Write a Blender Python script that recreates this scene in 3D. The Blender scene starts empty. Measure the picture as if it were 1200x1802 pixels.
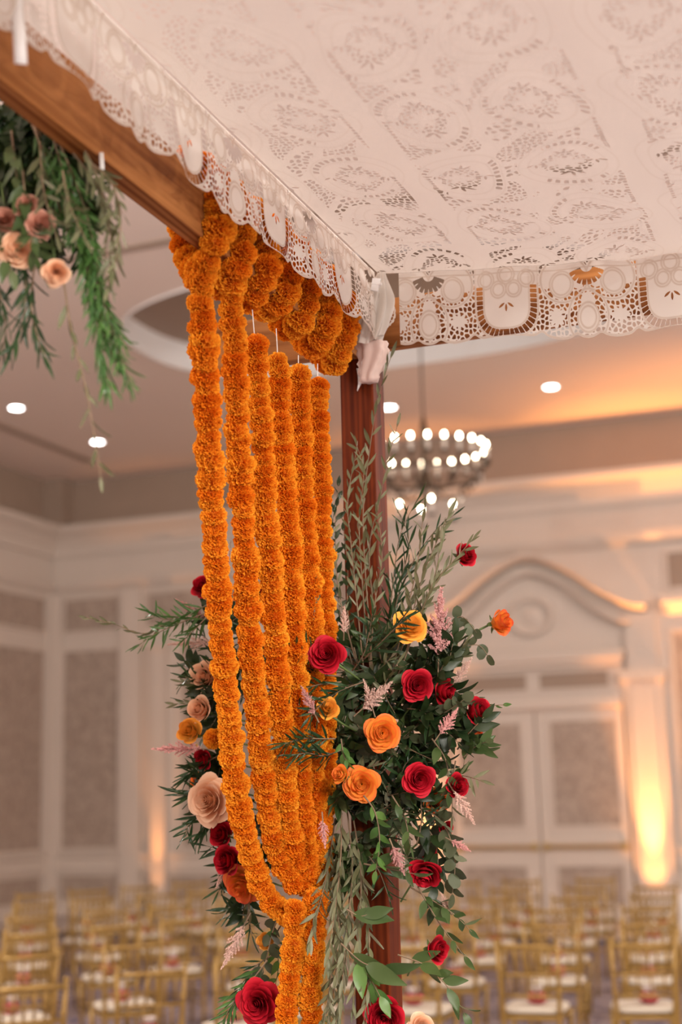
import bpy, bmesh, math, random
import numpy as np
from mathutils import Vector, Matrix, Euler
random.seed(7); rng = np.random.RandomState(11)
scene = bpy.context.scene
col = scene.collection
PI = math.pi

# ------------------------------------------------------------------ camera
YAW, PITCH, ROLL, EYE = math.radians(21.0), math.radians(11.3), math.radians(1.4), 1.92
FPX = 50.0 / 36.0 * 1802.0
_f = Vector((-math.sin(YAW)*math.cos(PITCH), math.cos(YAW)*math.cos(PITCH), math.sin(PITCH)))
_r0 = Vector((math.cos(YAW), math.sin(YAW), 0.0)); _u0 = _r0.cross(_f)
CR = _r0*math.cos(ROLL) - _u0*math.sin(ROLL)
CU = _r0*math.sin(ROLL) + _u0*math.cos(ROLL)
CF = _f; CC = Vector((0, 0, EYE))
cam = bpy.data.cameras.new('camera'); cam.lens = 50; cam.sensor_width = 36; cam.sensor_fit = 'AUTO'
cam.clip_start = 0.05; cam.clip_end = 200
cam.dof.use_dof = True; cam.dof.focus_distance = 3.40; cam.dof.aperture_fstop = 1.9
camo = bpy.data.objects.new('camera', cam); col.objects.link(camo)
m3 = Matrix((CR, CU, -CF)).transposed()
camo.matrix_world = Matrix.Translation(CC) @ m3.to_4x4()
scene.camera = camo

# ------------------------------------------------------------------ world, large lights, exposure
world = bpy.data.worlds.new('world'); scene.world = world; world.use_nodes = True
world.node_tree.nodes['Background'].inputs[0].default_value = (1.0, 0.86, 0.74, 1)
world.node_tree.nodes['Background'].inputs[1].default_value = 0.05
def area(name, loc, target, size, power, color):
    l = bpy.data.lights.new(name, 'AREA'); l.shape = 'DISK'; l.size = size; l.energy = power; l.color = color
    o = bpy.data.objects.new(name, l); col.objects.link(o); o.location = loc
    o.rotation_euler = (Vector(target)-Vector(loc)).to_track_quat('-Z', 'Y').to_euler()
    return o
WARM = (1.0, 0.945, 0.88)
def lamp(name, loc, power, color, rad=.45):
    l = bpy.data.lights.new(name, 'POINT'); l.energy = power; l.color = color; l.shadow_soft_size = rad
    o = bpy.data.objects.new(name, l); col.objects.link(o); o.location = loc; return o
# unseen point lamps added for even room light, all outside the frame
for xyz, pw in (((4.5, 15.0, 6.0), 640), ((4.0, 5.0, 6.0), 520), ((3.5, -4.0, 6.0), 520), ((-8.5, 5.5, 6.0), 640), ((-7.0, -4.0, 6.0), 520)):
    lamp('added_ambient_lamp', xyz, pw, WARM)
area('added_fill_light', (4.6, 0.4, 3.0), (-1.2, 3.4, 2.3), 1.0, 130, (1.0, 0.92, 0.83))  # unseen fill lamp added to light the post from the right
area('added_fill_light', (1.9, -0.9, 3.3), (-1.2, 3.4, 2.2), .8, 130, (1.0, 0.93, 0.85))  # unseen fill lamp added for frontal light on the flowers
scene.view_settings.view_transform = 'Standard'; scene.view_settings.look = 'None'
scene.view_settings.gamma = 1.0; scene.view_settings.use_curve_mapping = False
scene.view_settings.exposure = 0.45

# ------------------------------------------------------------------ helpers
def at(px, py, Y):
    v = CR*((px-600)/FPX) + CU*((901-py)/FPX) + CF
    return CC + v*(Y/v.y)
def atX(px, py, X):
    v = CR*((px-600)/FPX) + CU*((901-py)/FPX) + CF
    return CC + v*(X/v.x)

def link(o): col.objects.link(o); return o
class MB:
    def __init__(s): s.v = []; s.f = []
    def box(s, x0, x1, y0, y1, z0, z1):
        n = len(s.v)
        s.v += [(x0,y0,z0),(x1,y0,z0),(x1,y1,z0),(x0,y1,z0),(x0,y0,z1),(x1,y0,z1),(x1,y1,z1),(x0,y1,z1)]
        s.f += [tuple(n+i for i in q) for q in ((0,3,2,1),(4,5,6,7),(0,1,5,4),(1,2,6,5),(2,3,7,6),(3,0,4,7))]
        return s
    def tube(s, pts, rad, sides=8, cap=True):
        pts = [Vector(p) for p in pts]
        if not hasattr(rad, '__len__'): rad = [rad]*len(pts)
        n0 = len(s.v); up = Vector((0.13, 0.21, 1)).normalized()
        for i, p in enumerate(pts):
            d = (pts[min(i+1, len(pts)-1)]-pts[max(i-1, 0)]).normalized()
            a = d.cross(up)
            if a.length < .1: a = d.cross(Vector((1, .1, 0)))
            a.normalize(); b = d.cross(a)
            for k in range(sides):
                t = 2*PI*k/sides
                s.v.append(tuple(p + a*(rad[i]*math.cos(t)) + b*(rad[i]*math.sin(t))))
        for i in range(len(pts)-1):
            for k in range(sides):
                k2 = (k+1) % sides; q = n0+i*sides
                s.f.append((q+k, q+k2, q+sides+k2, q+sides+k))
        if cap:
            s.f.append(tuple(n0+k for k in range(sides))[::-1])
            s.f.append(tuple(n0+(len(pts)-1)*sides+k for k in range(sides)))
        return s
    def lathe(s, prof, sides=16, c=(0,0,0)):
        n0 = len(s.v)
        for r, z in prof:
            for k in range(sides):
                t = 2*PI*k/sides
                s.v.append((c[0]+r*math.cos(t), c[1]+r*math.sin(t), c[2]+z))
        for i in range(len(prof)-1):
            for k in range(sides):
                k2 = (k+1) % sides; q = n0+i*sides
                s.f.append((q+k, q+k2, q+sides+k2, q+sides+k))
        return s
    def grid(s, fn, nu, nv):
        n0 = len(s.v)
        for j in range(nv+1):
            for i in range(nu+1): s.v.append(tuple(fn(i/nu, j/nv)))
        for j in range(nv):
            for i in range(nu):
                q = n0+j*(nu+1)+i; s.f.append((q, q+1, q+nu+2, q+nu+1))
        return s
    def mesh(s, name, m=None, smooth=False):
        me = bpy.data.meshes.new(name); me.from_pydata(s.v, [], s.f)
        if smooth: me.polygons.foreach_set('use_smooth', [True]*len(me.polygons))
        if m: me.materials.append(m)
        me.update(); return me
    def obj(s, name, m=None, parent=None, smooth=False):
        o = bpy.data.objects.new(name, s.mesh(name, m, smooth)); link(o)
        if parent: o.parent = parent
        return o
def empty(name, loc=(0,0,0), rz=0):
    o = bpy.data.objects.new(name, None); o.empty_display_size = .05; link(o); o.location = loc; o.rotation_euler = (0,0,rz); return o
def inst(name, me, parent=None, mw=None):
    o = bpy.data.objects.new(name, me); link(o)
    if parent: o.parent = parent
    if mw is not None: o.matrix_basis = mw
    return o
def tag(o, label, cat, group=None):
    o['label'] = label; o['category'] = cat
    if group: o['group'] = group
    return o
def struct(o, label=None, cat=None):
    o['kind'] = 'structure'
    if label: o['label'] = label
    if cat: o['category'] = cat
    return o
def frame_z(d, roll=0.0):
    """rotation whose +Z is d"""
    q = Vector(d).normalized().to_track_quat('Z', 'Y')
    return (q @ Euler((0,0,roll)).to_quaternion()).to_matrix().to_4x4()
def frame_leaf(d, n):
    """+Y along d (leaf length), +Z near n (leaf face)"""
    y = Vector(d).normalized(); x = y.cross(Vector(n))
    if x.length < 1e-3: x = y.cross(Vector((.3,.2,1)))
    x.normalize(); z = x.cross(y)
    return Matrix((x, y, z)).transposed().to_4x4()
def rv(s=1.0): return Vector((random.uniform(-s,s), random.uniform(-s,s), random.uniform(-s,s)))

# ------------------------------------------------------------------ materials
def newmat(name):
    m = bpy.data.materials.new(name); m.use_nodes = True
    nt = m.node_tree; b = nt.nodes['Principled BSDF']; return m, nt, b
def N(nt, t, **k):
    n = nt.nodes.new(t)
    for a, v in k.items():
        if a in ('op',): n.operation = v
        else: n.inputs[a].default_value = v
    return n
def plain(name, c, rough=.6, metal=0.0, var=0.0, noise=0.0, nscale=20., bump=0.0, spec=.5):
    m, nt, b = newmat(name)
    b.inputs['Base Color'].default_value = (*c, 1); b.inputs['Roughness'].default_value = rough; b.inputs['Metallic'].default_value = metal
    b.inputs['Specular IOR Level'].default_value = spec
    src = None
    if noise or bump:
        tc = N(nt, 'ShaderNodeTexCoord'); nz = N(nt, 'ShaderNodeTexNoise', Scale=nscale, Detail=4.)
        nt.links.new(tc.outputs['Object'], nz.inputs['Vector'])
        if noise:
            mx = N(nt, 'ShaderNodeMixRGB'); mx.inputs[1].default_value = (*[x*(1-noise) for x in c], 1); mx.inputs[2].default_value = (*[min(1, x*(1+noise)) for x in c], 1)
            nt.links.new(nz.outputs['Fac'], mx.inputs[0]); src = mx.outputs[0]
        if bump:
            bp = N(nt, 'ShaderNodeBump', Strength=bump, Distance=.01); nt.links.new(nz.outputs['Fac'], bp.inputs['Height']); nt.links.new(bp.outputs[0], b.inputs['Normal'])
    if var:
        oi = N(nt, 'ShaderNodeObjectInfo'); hs = N(nt, 'ShaderNodeHueSaturation')
        mr = N(nt, 'ShaderNodeMapRange'); mr.inputs[3].default_value = 1-var; mr.inputs[4].default_value = 1+var
        nt.links.new(oi.outputs['Random'], mr.inputs[0]); nt.links.new(mr.outputs[0], hs.inputs['Value'])
        if src: nt.links.new(src, hs.inputs['Color'])
        else: hs.inputs['Color'].default_value = (*c, 1)
        src = hs.outputs[0]
    if src: nt.links.new(src, b.inputs['Base Color'])
    return m
def leafmat(name, c1, c2, rough=.45, back=None):
    m, nt, b = newmat(name)
    oi = N(nt, 'ShaderNodeObjectInfo'); mx = N(nt, 'ShaderNodeMixRGB'); mx.inputs[1].default_value = (*c1,1); mx.inputs[2].default_value = (*c2,1)
    nt.links.new(oi.outputs['Random'], mx.inputs[0]); src = mx.outputs[0]
    if back:
        g = N(nt, 'ShaderNodeNewGeometry'); m2 = N(nt, 'ShaderNodeMixRGB'); m2.inputs[2].default_value = (*back,1)
        nt.links.new(g.outputs['Backfacing'], m2.inputs[0]); nt.links.new(src, m2.inputs[1]); src = m2.outputs[0]
    nt.links.new(src, b.inputs['Base Color']); b.inputs['Roughness'].default_value = rough
    tr = N(nt, 'ShaderNodeBsdfTranslucent'); nt.links.new(src, tr.inputs[0])
    ms = N(nt, 'ShaderNodeMixShader'); ms.inputs[0].default_value = .22
    out = nt.nodes['Material Output']; nt.links.new(b.outputs[0], ms.inputs[1]); nt.links.new(tr.outputs[0], ms.inputs[2]); nt.links.new(ms.outputs[0], out.inputs[0])
    return m
def petalmat(name, base, tip, rough=.55, trans=.2, var=.12):
    m, nt, b = newmat(name)
    a = N(nt, 'ShaderNodeAttribute'); a.attribute_name = 'tip'
    mx = N(nt, 'ShaderNodeMixRGB'); mx.inputs[1].default_value = (*base,1); mx.inputs[2].default_value = (*tip,1)
    nt.links.new(a.outputs['Fac'], mx.inputs[0])
    oi = N(nt, 'ShaderNodeObjectInfo'); hs = N(nt, 'ShaderNodeHueSaturation'); mr = N(nt, 'ShaderNodeMapRange'); mr.inputs[3].default_value = 1-var; mr.inputs[4].default_value = 1+var
    nt.links.new(oi.outputs['Random'], mr.inputs[0]); nt.links.new(mr.outputs[0], hs.inputs['Value']); nt.links.new(mx.outputs[0], hs.inputs['Color'])
    nt.links.new(hs.outputs[0], b.inputs['Base Color']); b.inputs['Roughness'].default_value = rough; b.inputs['Specular IOR Level'].default_value = .25
    tr = N(nt, 'ShaderNodeBsdfTranslucent'); nt.links.new(hs.outputs[0], tr.inputs[0])
    ms = N(nt, 'ShaderNodeMixShader'); ms.inputs[0].default_value = trans
    out = nt.nodes['Material Output']; nt.links.new(b.outputs[0], ms.inputs[1]); nt.links.new(tr.outputs[0], ms.inputs[2]); nt.links.new(ms.outputs[0], out.inputs[0])
    return m
def woodmat(name, axis, dark, light):
    m, nt, b = newmat(name)
    tc = N(nt, 'ShaderNodeTexCoord'); mp = N(nt, 'ShaderNodeMapping')
    sc = [38., 38., 38.]; sc[axis] = 1.6; mp.inputs['Scale'].default_value = sc
    nt.links.new(tc.outputs['Object'], mp.inputs[0])
    nz = N(nt, 'ShaderNodeTexNoise', Scale=1.0, Detail=5., Distortion=.6); nt.links.new(mp.outputs[0], nz.inputs['Vector'])
    mp2 = N(nt, 'ShaderNodeMapping'); sc2 = [9., 9., 9.]; sc2[axis] = .5; mp2.inputs['Scale'].default_value = sc2; nt.links.new(tc.outputs['Object'], mp2.inputs[0])
    wv = N(nt, 'ShaderNodeTexWave', Scale=2.2, Distortion=7., Detail=2.); nt.links.new(mp2.outputs[0], wv.inputs['Vector'])
    ad = N(nt, 'ShaderNodeMath', op='MULTIPLY_ADD'); ad.inputs[1].default_value = .3; nt.links.new(wv.outputs['Fac'], ad.inputs[0]); nt.links.new(nz.outputs['Fac'], ad.inputs[2])
    rp = N(nt, 'ShaderNodeValToRGB'); rp.color_ramp.elements[0].position = .35; rp.color_ramp.elements[0].color = (*dark,1); rp.color_ramp.elements[1].position = .9; rp.color_ramp.elements[1].color = (*light,1)
    nt.links.new(ad.outputs[0], rp.inputs[0]); nt.links.new(rp.outputs[0], b.inputs['Base Color'])
    bp = N(nt, 'ShaderNodeBump', Strength=.15, Distance=.004); nt.links.new(nz.outputs['Fac'], bp.inputs['Height']); nt.links.new(bp.outputs[0], b.inputs['Normal'])
    b.inputs['Roughness'].default_value = .6; b.inputs['Specular IOR Level'].default_value = .12
    return m
def emit(name, c, s):
    m, nt, b = newmat(name); b.inputs['Base Color'].default_value = (*c,1); b.inputs['Emission Color'].default_value = (*c,1); b.inputs['Emission Strength'].default_value = s; return m

CREAM = plain('cream_paint', (.66,.575,.51), .55, noise=.03, nscale=2.)
CEIL = plain('ceiling_paint', (.85,.72,.65), .8, noise=.03, nscale=.6)
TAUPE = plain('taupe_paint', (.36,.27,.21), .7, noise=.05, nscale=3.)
WHITEP = plain('white_trim_paint', (.80,.78,.78), .5)
PAPER = None
def wallpaper():
    m, nt, b = newmat('damask_wallpaper')
    tc = N(nt, 'ShaderNodeTexCoord'); vo = N(nt, 'ShaderNodeTexNoise', Scale=5., Detail=3., Distortion=2.5); nt.links.new(tc.outputs['Object'], vo.inputs['Vector'])
    mx = N(nt, 'ShaderNodeMixRGB'); mx.inputs[1].default_value = (.35,.27,.22,1); mx.inputs[2].default_value = (.46,.37,.31,1)
    rp = N(nt, 'ShaderNodeValToRGB'); rp.color_ramp.elements[0].position = .42; rp.color_ramp.elements[1].position = .58
    nt.links.new(vo.outputs['Fac'], rp.inputs[0]); nt.links.new(rp.outputs[0], mx.inputs[0]); nt.links.new(mx.outputs[0], b.inputs['Base Color']); b.inputs['Roughness'].default_value = .6
    return m
PAPER = wallpaper()
GOLD = plain('gold_chair_paint', (.38,.235,.065), .35, metal=.3, noise=.12, nscale=8.)
CUSH = plain('ivory_cushion_fabric', (.66,.60,.50), .8, noise=.03, nscale=30.)
BRASS = plain('brass', (.62,.47,.22), .3, metal=.9)
BLACK = plain('black_metal', (.02,.02,.022), .5)
IRON = plain('dark_bronze', (.10,.07,.05), .4, metal=.7)
WOODX = woodmat('cedar_wood_x', 0, (.17,.050,.010), (.47,.20,.065))
WOODY = woodmat('cedar_wood_y', 1, (.17,.050,.010), (.47,.20,.065))
WOODZ = woodmat('cedar_wood_z', 2, (.060,.009,.002), (.17,.030,.007))
STRING = plain('white_string', (.85,.85,.82), .6)
STEM = plain('green_stem', (.13,.20,.06), .6, var=.2)
TWIG = plain('brown_twig', (.22,.15,.09), .7, var=.2)

# carpet
def carpetmat():
    m, nt, b = newmat('patterned_carpet')
    tc = N(nt, 'ShaderNodeTexCoord')
    n1 = N(nt, 'ShaderNodeTexNoise', Scale=2.1, Detail=3., Distortion=3.0); nt.links.new(tc.outputs['Object'], n1.inputs['Vector'])
    r1 = N(nt, 'ShaderNodeValToRGB'); e = r1.color_ramp.elements
    e[0].position = .36; e[0].color = (.09,.08,.15,1); e[1].position = .47; e[1].color = (.28,.22,.23,1)
    e2 = e.new(.56); e2.color = (.34,.28,.285,1); e3 = e.new(.66); e3.color = (.20,.15,.17,1)
    nt.links.new(n1.outputs['Fac'], r1.inputs[0])
    # navy border band running along the back wall
    sp = N(nt, 'ShaderNodeSeparateXYZ'); nt.links.new(tc.outputs['Object'], sp.inputs[0])
    g = N(nt, 'ShaderNodeMath', op='COMPARE'); g.inputs[1].default_value = 18.9; g.inputs[2].default_value = .38; nt.links.new(sp.outputs['Y'], g.inputs[0])
    mx = N(nt, 'ShaderNodeMixRGB'); mx.inputs[2].default_value = (.035,.045,.10,1)
    nt.links.new(g.outputs[0], mx.inputs[0]); nt.links.new(r1.outputs[0], mx.inputs[1])
    g2 = N(nt, 'ShaderNodeMath', op='GREATER_THAN'); g2.inputs[1].default_value = 19.28; nt.links.new(sp.outputs['Y'], g2.inputs[0])
    mx2 = N(nt, 'ShaderNodeMixRGB'); mx2.inputs[2].default_value = (.52,.46,.43,1)
    nt.links.new(g2.outputs[0], mx2.inputs[0]); nt.links.new(mx.outputs[0], mx2.inputs[1])
    nt.links.new(mx2.outputs[0], b.inputs['Base Color']); b.inputs['Roughness'].default_value = .95
    return m
CARPET = carpetmat()

# ------------------------------------------------------------------ room shell
XL, XR, YB, YF, ZC = -14.27, 12.0, 22.3, -9.0, 7.75
struct(MB().box(XL-.2, XR+.2, YF-.2, YB+.2, -.2, 0).obj('floor', CARPET), 'mauve patterned ballroom carpet with a navy border band', 'floor')
wb = struct(MB().box(XL-.2, XR+.2, YB, YB+.2, 0, 8.3).obj('wall_back', CREAM), 'cream panelled back wall of the ballroom', 'wall')
wl = struct(MB().box(XL-.2, XL, YF, YB, 0, 8.3).obj('wall_left', CREAM), 'cream panelled left wall of the ballroom', 'wall')
struct(MB().box(XR, XR+.2, YF, YB, 0, 8.3).obj('wall_right', CREAM), 'cream right wall of the ballroom', 'wall')
struct(MB().box(XL-.2, XR+.2, YF-.2, YF, 0, 8.3).obj('wall_front', CREAM), 'cream front wall of the ballroom', 'wall')

# ceiling slab with an oval recess above the chandelier
OCX, OCY, ORX, ORY = -5.6, 15.9, 3.25, 2.05
def oval(n, k=1.0):
    pts = []
    for i in range(n):
        t = 2*PI*i/n; c, s = math.cos(t), math.sin(t)
        pts.append((OCX+k*ORX*math.copysign(abs(c)**.8, c), OCY+k*ORY*math.copysign(abs(s)**.8, s)))
    return pts
def ceiling():
    n = 96; ov = oval(n); b = MB(); 
    outer = []
    x0, x1, y0, y1 = XL, XR, YF, YB
    for (x, y) in ov:
        dx, dy = x-OCX, y-OCY; k = 1e9
        if dx > 1e-9: k = min(k, (x1-OCX)/dx)
        if dx < -1e-9: k = min(k, (x0-OCX)/dx)
        if dy > 1e-9: k = min(k, (y1-OCY)/dy)
        if dy < -1e-9: k = min(k, (y0-OCY)/dy)
        outer.append((OCX+dx*k, OCY+dy*k))
    b.v = [(x, y, ZC) for x, y in ov] + [(x, y, ZC) for x, y in outer]
    for i in range(n):
        j = (i+1) % n
        b.f.append((i, j, n+j, n+i))
    # corner fills
    for cx, cy in ((x0,y0),(x1,y0),(x1,y1),(x0,y1)):
        for i in range(n):
            j = (i+1) % n; p, q = outer[i], outer[j]
            on = lambda P: (abs(P[0]-cx) < 1e-6, abs(P[1]-cy) < 1e-6)
            a, c = on(p), on(q)
            if (a[0] and c[1] and not a[1]) or (a[1] and c[0] and not a[0]):
                b.v.append((cx, cy, ZC)); b.f.append((n+i, n+j, len(b.v)-1))
    # attic slab on top closes it
    b.box(XL-.2, XR+.2, YF-.2, YB+.2, 8.25, 8.45)
    c = struct(b.obj('ceiling', CEIL), 'pale ballroom ceiling with an oval recess', 'ceiling')
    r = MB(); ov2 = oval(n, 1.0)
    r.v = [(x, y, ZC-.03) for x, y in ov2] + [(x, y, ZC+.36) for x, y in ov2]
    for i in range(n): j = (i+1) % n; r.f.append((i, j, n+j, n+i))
    r.obj('recess_rim', WHITEP, c)  # white tone brightens the rim in place of light falling on it
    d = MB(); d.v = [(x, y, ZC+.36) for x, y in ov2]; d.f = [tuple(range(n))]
    d.obj('recess_panel', TAUPE, c)  # dark tone stands in for the shade inside the recess
    # shallow ceiling mouldings, their dark tone painted in as a shadow line
    mm = MB(); mm.box(XL, XR, 12.60, 12.72, ZC-.02, ZC); mm.obj('moulding_shadow_line', TAUPE, c)
    mm = MB(); mm.box(-12.75, -12.60, YF, 20.9, ZC-.03, ZC); mm.obj('moulding_shadow_line', TAUPE, c)
ceiling()

# taupe upper band, crowns and mouldings. profile = list of (out, z) swept along a wall
def sweep_back(name, prof, x0, x1, m, label, extra=None):
    b = MB(); n = len(prof)
    b.v = [(x0, YB-o, z) for o, z in prof] + [(x1, YB-o, z) for o, z in prof]
    for i in range(n-1): b.f.append((i, n+i, n+i+1, i+1))
    b.f.append(tuple(range(n))); b.f.append(tuple(range(2*n-1, n-1, -1)))
    return struct(b.obj(name, m), label, 'trim')
def sweep_left(name, prof, y0, y1, m, label):
    b = MB(); n = len(prof)
    b.v = [(XL+o, y0, z) for o, z in prof] + [(XL+o, y1, z) for o, z in prof]
    for i in range(n-1): b.f.append((i, i+1, n+i+1, n+i))
    b.f.append(tuple(range(n))); b.f.append(tuple(range(2*n-1, n-1, -1)))
    return struct(b.obj(name, m), label, 'trim')
band = [(0,6.87),(.05,6.87),(.05,7.75),(0,7.75)]
crown = [(0,6.35),(.06,6.35),(.10,6.5),(.22,6.66),(.36,6.76),(.40,6.80),(.40,6.87),(0,6.87)]
frieze = [(0,5.68),(.05,5.70),(.12,5.80),(.14,5.88),(0,5.88)]
rail_ = [(0,.74),(.04,.74),(.05,.80),(.05,.95),(.09,.99),(.09,1.05),(0,1.06)]
base_ = [(0,0),(.06,0),(.06,.16),(.03,.20),(0,.20)]
top_ = [(0,7.55),(.10,7.62),(.16,7.75),(0,7.75)]
for i, (nm, pr, mt, lb) in enumerate((('trim_1', band, TAUPE, 'taupe band below the ceiling'), ('trim_2', crown, CREAM, 'deep cream crown cornice'), ('trim_3', frieze, CREAM, 'slim frieze moulding under the cornice'), ('trim_4', rail_, CREAM, 'cream chair rail'))):
    if nm in ('trim_4',):
        sweep_back(nm, pr, XL, -6.95, mt, lb+' along the back wall, left of the door')
        sweep_back('trim_6', pr, -3.3, XR, mt, lb+' along the back wall, right of the door')
    else: sweep_back(nm, pr, XL, XR, mt, lb+' along the back wall')
    sweep_left('trim_%d' % (i+11), pr, YF, YB, mt, lb+' along the left wall')
sweep_back('baseboard_back', base_, XL, -6.95, CREAM, 'cream baseboard of the back wall, left of the door')
sweep_back('baseboard_back', base_, -3.3, XR, CREAM, 'cream baseboard of the back wall, right of the door')
sweep_left('baseboard_left', base_, YF, YB, CREAM, 'cream baseboard of the left wall')

def pilaster(x0, x1, z1, name, label, cap=True, d=.10):
    b = MB(); b.box(x0, x1, YB-d, YB, 0, z1); r = b.obj(name, CREAM); struct(r, label, 'trim')
    MB().box(x0-.04, x1+.04, YB-d-.04, YB, 0, .28).obj('plinth', CREAM, r)
    if cap: MB().box(x0-.05, x1+.05, YB-d-.08, YB, z1-.16, z1).obj('capital', CREAM, r)
    return r
def panel_back(parent, x0, x1, z0, z1, m, fw=.06, proud=.035):
    p = MB().box(x0, x1, YB-.012, YB, z0, z1).obj('wall_panel', m, parent)
    MB().box(x0-fw, x1+fw, YB-proud, YB, z1, z1+fw).obj('panel_moulding', CREAM, parent)
    MB().box(x0-fw, x1+fw, YB-proud, YB, z0-fw, z0).obj('panel_moulding', CREAM, parent)
    MB().box(x0-fw, x0, YB-proud, YB, z0, z1).obj('panel_moulding', CREAM, parent)
    MB().box(x1, x1+fw, YB-proud, YB, z0, z1).obj('panel_moulding', CREAM, parent)
def panel_left(parent, y0, y1, z0, z1, m, fw=.06, proud=.035):
    MB().box(XL, XL+.012, y0, y1, z0, z1).obj('wall_panel', m, parent)
    MB().box(XL, XL+proud, y0-fw, y1+fw, z1, z1+fw).obj('panel_moulding', CREAM, parent)
    MB().box(XL, XL+proud, y0-fw, y1+fw, z0-fw, z0).obj('panel_moulding', CREAM, parent)
    MB().box(XL, XL+proud, y0-fw, y0, z0, z1).obj('panel_moulding', CREAM, parent)
    MB().box(XL, XL+proud, y1, y1+fw, z0, z1).obj('panel_moulding', CREAM, parent)
pilaster(XL, -14.06, 5.68, 'trim_21', 'narrow cream pilaster in the room corner on the back wall', cap=False)
pilaster(-12.79, -12.40, 5.68, 'trim_22', 'cream pilaster between wallpaper panel and amber lit niche', cap=False)
pilaster(-12.15, -11.88, 4.7, 'trim_23', 'slim cream pilaster glowing amber from a floor uplight', cap=True, d=.16)
b = MB().box(XL, XL+.10, 22.08, YB, 0, 5.68).obj('trim_24', CREAM); struct(b, 'narrow cream pilaster in the room corner on the left wall', 'trim')
b = MB().box(XL, XL+.10, 18.9, 19.3, 0, 5.68).obj('trim_25', CREAM); struct(b, 'cream pilaster on the left wall', 'trim')
panel_back(wb, -14.0, -12.88, 1.14, 4.60, PAPER); panel_back(wb, -14.0, -12.88, 4.97, 5.55, PAPER, .04); panel_back(wb, -14.0, -12.88, .26, .66, PAPER, .03)
panel_back(wb, -12.3, -7.6, .26, .66, PAPER, .03)
panel_back(wb, -11.6, -9.9, 1.14, 4.60, PAPER); panel_back(wb, -9.6, -7.8, 1.14, 4.60, PAPER); panel_back(wb, -12.3, -7.8, 4.97, 5.55, PAPER, .04)
for x in (-3.12, -.8, 1.5):
    panel_back(wb, x, x+2.1, 1.14, 4.28, PAPER, .05); panel_back(wb, x, x+2.1, 4.98, 5.52, TAUPE, .05); panel_back(wb, x, x+2.1, .26, .66, PAPER, .03)
sweep_back('trim_7', [(0,4.56),(.08,4.60),(.20,4.74),(.20,4.84),(0,4.84)], -3.25, XR, CREAM, 'projecting cornice between the right wall panels')
for y in (19.4, 16.2):
    panel_left(wl, y, y+2.6, 1.14, 4.60, PAPER); panel_left(wl, y, y+2.6, 4.97, 5.55, PAPER, .04); panel_left(wl, y, y+2.6, .26, .66, PAPER, .03)
# box added in the band's corner, its taupe stands in for shade
b = MB().box(XL, XL+.45, YB-.45, YB, 6.87, 7.75).obj('trim_26', TAUPE); struct(b, 'taupe box added for the corner shade under the ceiling', 'trim')

# ------------------------------------------------------------------ double door, columns, pediment
DC, DH = -5.335, 1.385
door = empty('door_1', (DC, YB, 0)); struct(door, 'tall cream double door with taupe panels and brass push bars', 'door')
for s in (-1, 1):
    x0, x1 = (0.012, DH) if s > 0 else (-DH, -0.012)
    lf = MB().box(x0, x1, -.10, -.03, .01, 3.18).obj('door_leaf', CREAM, door)
    a, c = (x0+.235, x1-.13) if s > 0 else (x0+.13, x1-.235)
    for z0, z1 in ((1.39, 2.98), (.21, .78)):
        MB().box(a, c, -.105, -.098, z0, z1).obj('door_panel', PAPER, lf)
        MB().box(a-.04, c+.04, -.125, -.10, z1, z1+.05).obj('panel_bead', CREAM, lf)
        MB().box(a-.04, c+.04, -.125, -.10, z0-.05, z0).obj('panel_bead', CREAM, lf)
        MB().box(a-.04, a, -.125, -.10, z0, z1).obj('panel_bead', CREAM, lf)
        MB().box(c, c+.04, -.125, -.10, z0, z1).obj('panel_bead', CREAM, lf)
    pb = MB().tube([(x0+.06, -.17, 1.08), (x1-.06, -.17, 1.08)], .03, 8).obj('push_bar', BRASS, lf)
    for xx in (x0+.08, x1-.08): MB().box(xx-.04, xx+.04, -.18, -.10, 1.02, 1.14).obj('bar_bracket', BRASS, lf)
hd = MB(); hd.box(-DH-.05, DH+.05, -.10, 0, 3.18, 4.05); hd = hd.obj('door_head', CREAM, door)
MB().box(-DH, DH, -.20, -.10, 3.19, 3.30).obj('head_moulding', CREAM, door)
for x0, x1 in ((.11, 1.19), (-1.19, -.11)):
    MB().box(x0, x1, -.108, -.098, 3.50, 3.74).obj('transom_panel', TAUPE, door)
    MB().box(x0-.05, x1+.05, -.13, -.10, 3.74, 3.79).obj('panel_bead', CREAM, door); MB().box(x0-.05, x1+.05, -.13, -.10, 3.45, 3.50).obj('panel_bead', CREAM, door)
MB().box(-DH-.06, DH+.06, -.22, -.10, 3.83, 3.93).obj('head_moulding', CREAM, door)
MB().box(-DH-.08, DH+.08, -.30, 0, 3.93, 4.05).obj('head_cornice', CREAM, door)
for s in (-1, 1):
    xa, xb = (-3.90, -3.31) if s > 0 else (2*DC+3.31, 2*DC+3.90)
    nm = 'cream square column beside the right door leaf, lit amber' if s > 0 else 'cream square column beside the left door leaf, half behind flowers'
    c = MB().box(xa, xb, YB-.16, YB, 0, 3.62).obj('trim_%d' % (30+s), CREAM); struct(c, nm, 'trim')
    MB().box(xa+.10, xb-.10, YB-.21, YB-.16, .35, 3.45).obj('column_flute', CREAM, c)
    MB().box(xa-.05, xb+.05, YB-.24, YB, 3.56, 3.72).obj('capital', CREAM, c)
    MB().box(xa-.05, xb+.05, YB-.22, YB, 0, .26).obj('plinth', CREAM, c)
    MB().box(xa+.06, xb-.06, YB-.10, YB, 3.72, 4.60).obj('upper_block', CREAM, c)
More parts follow.
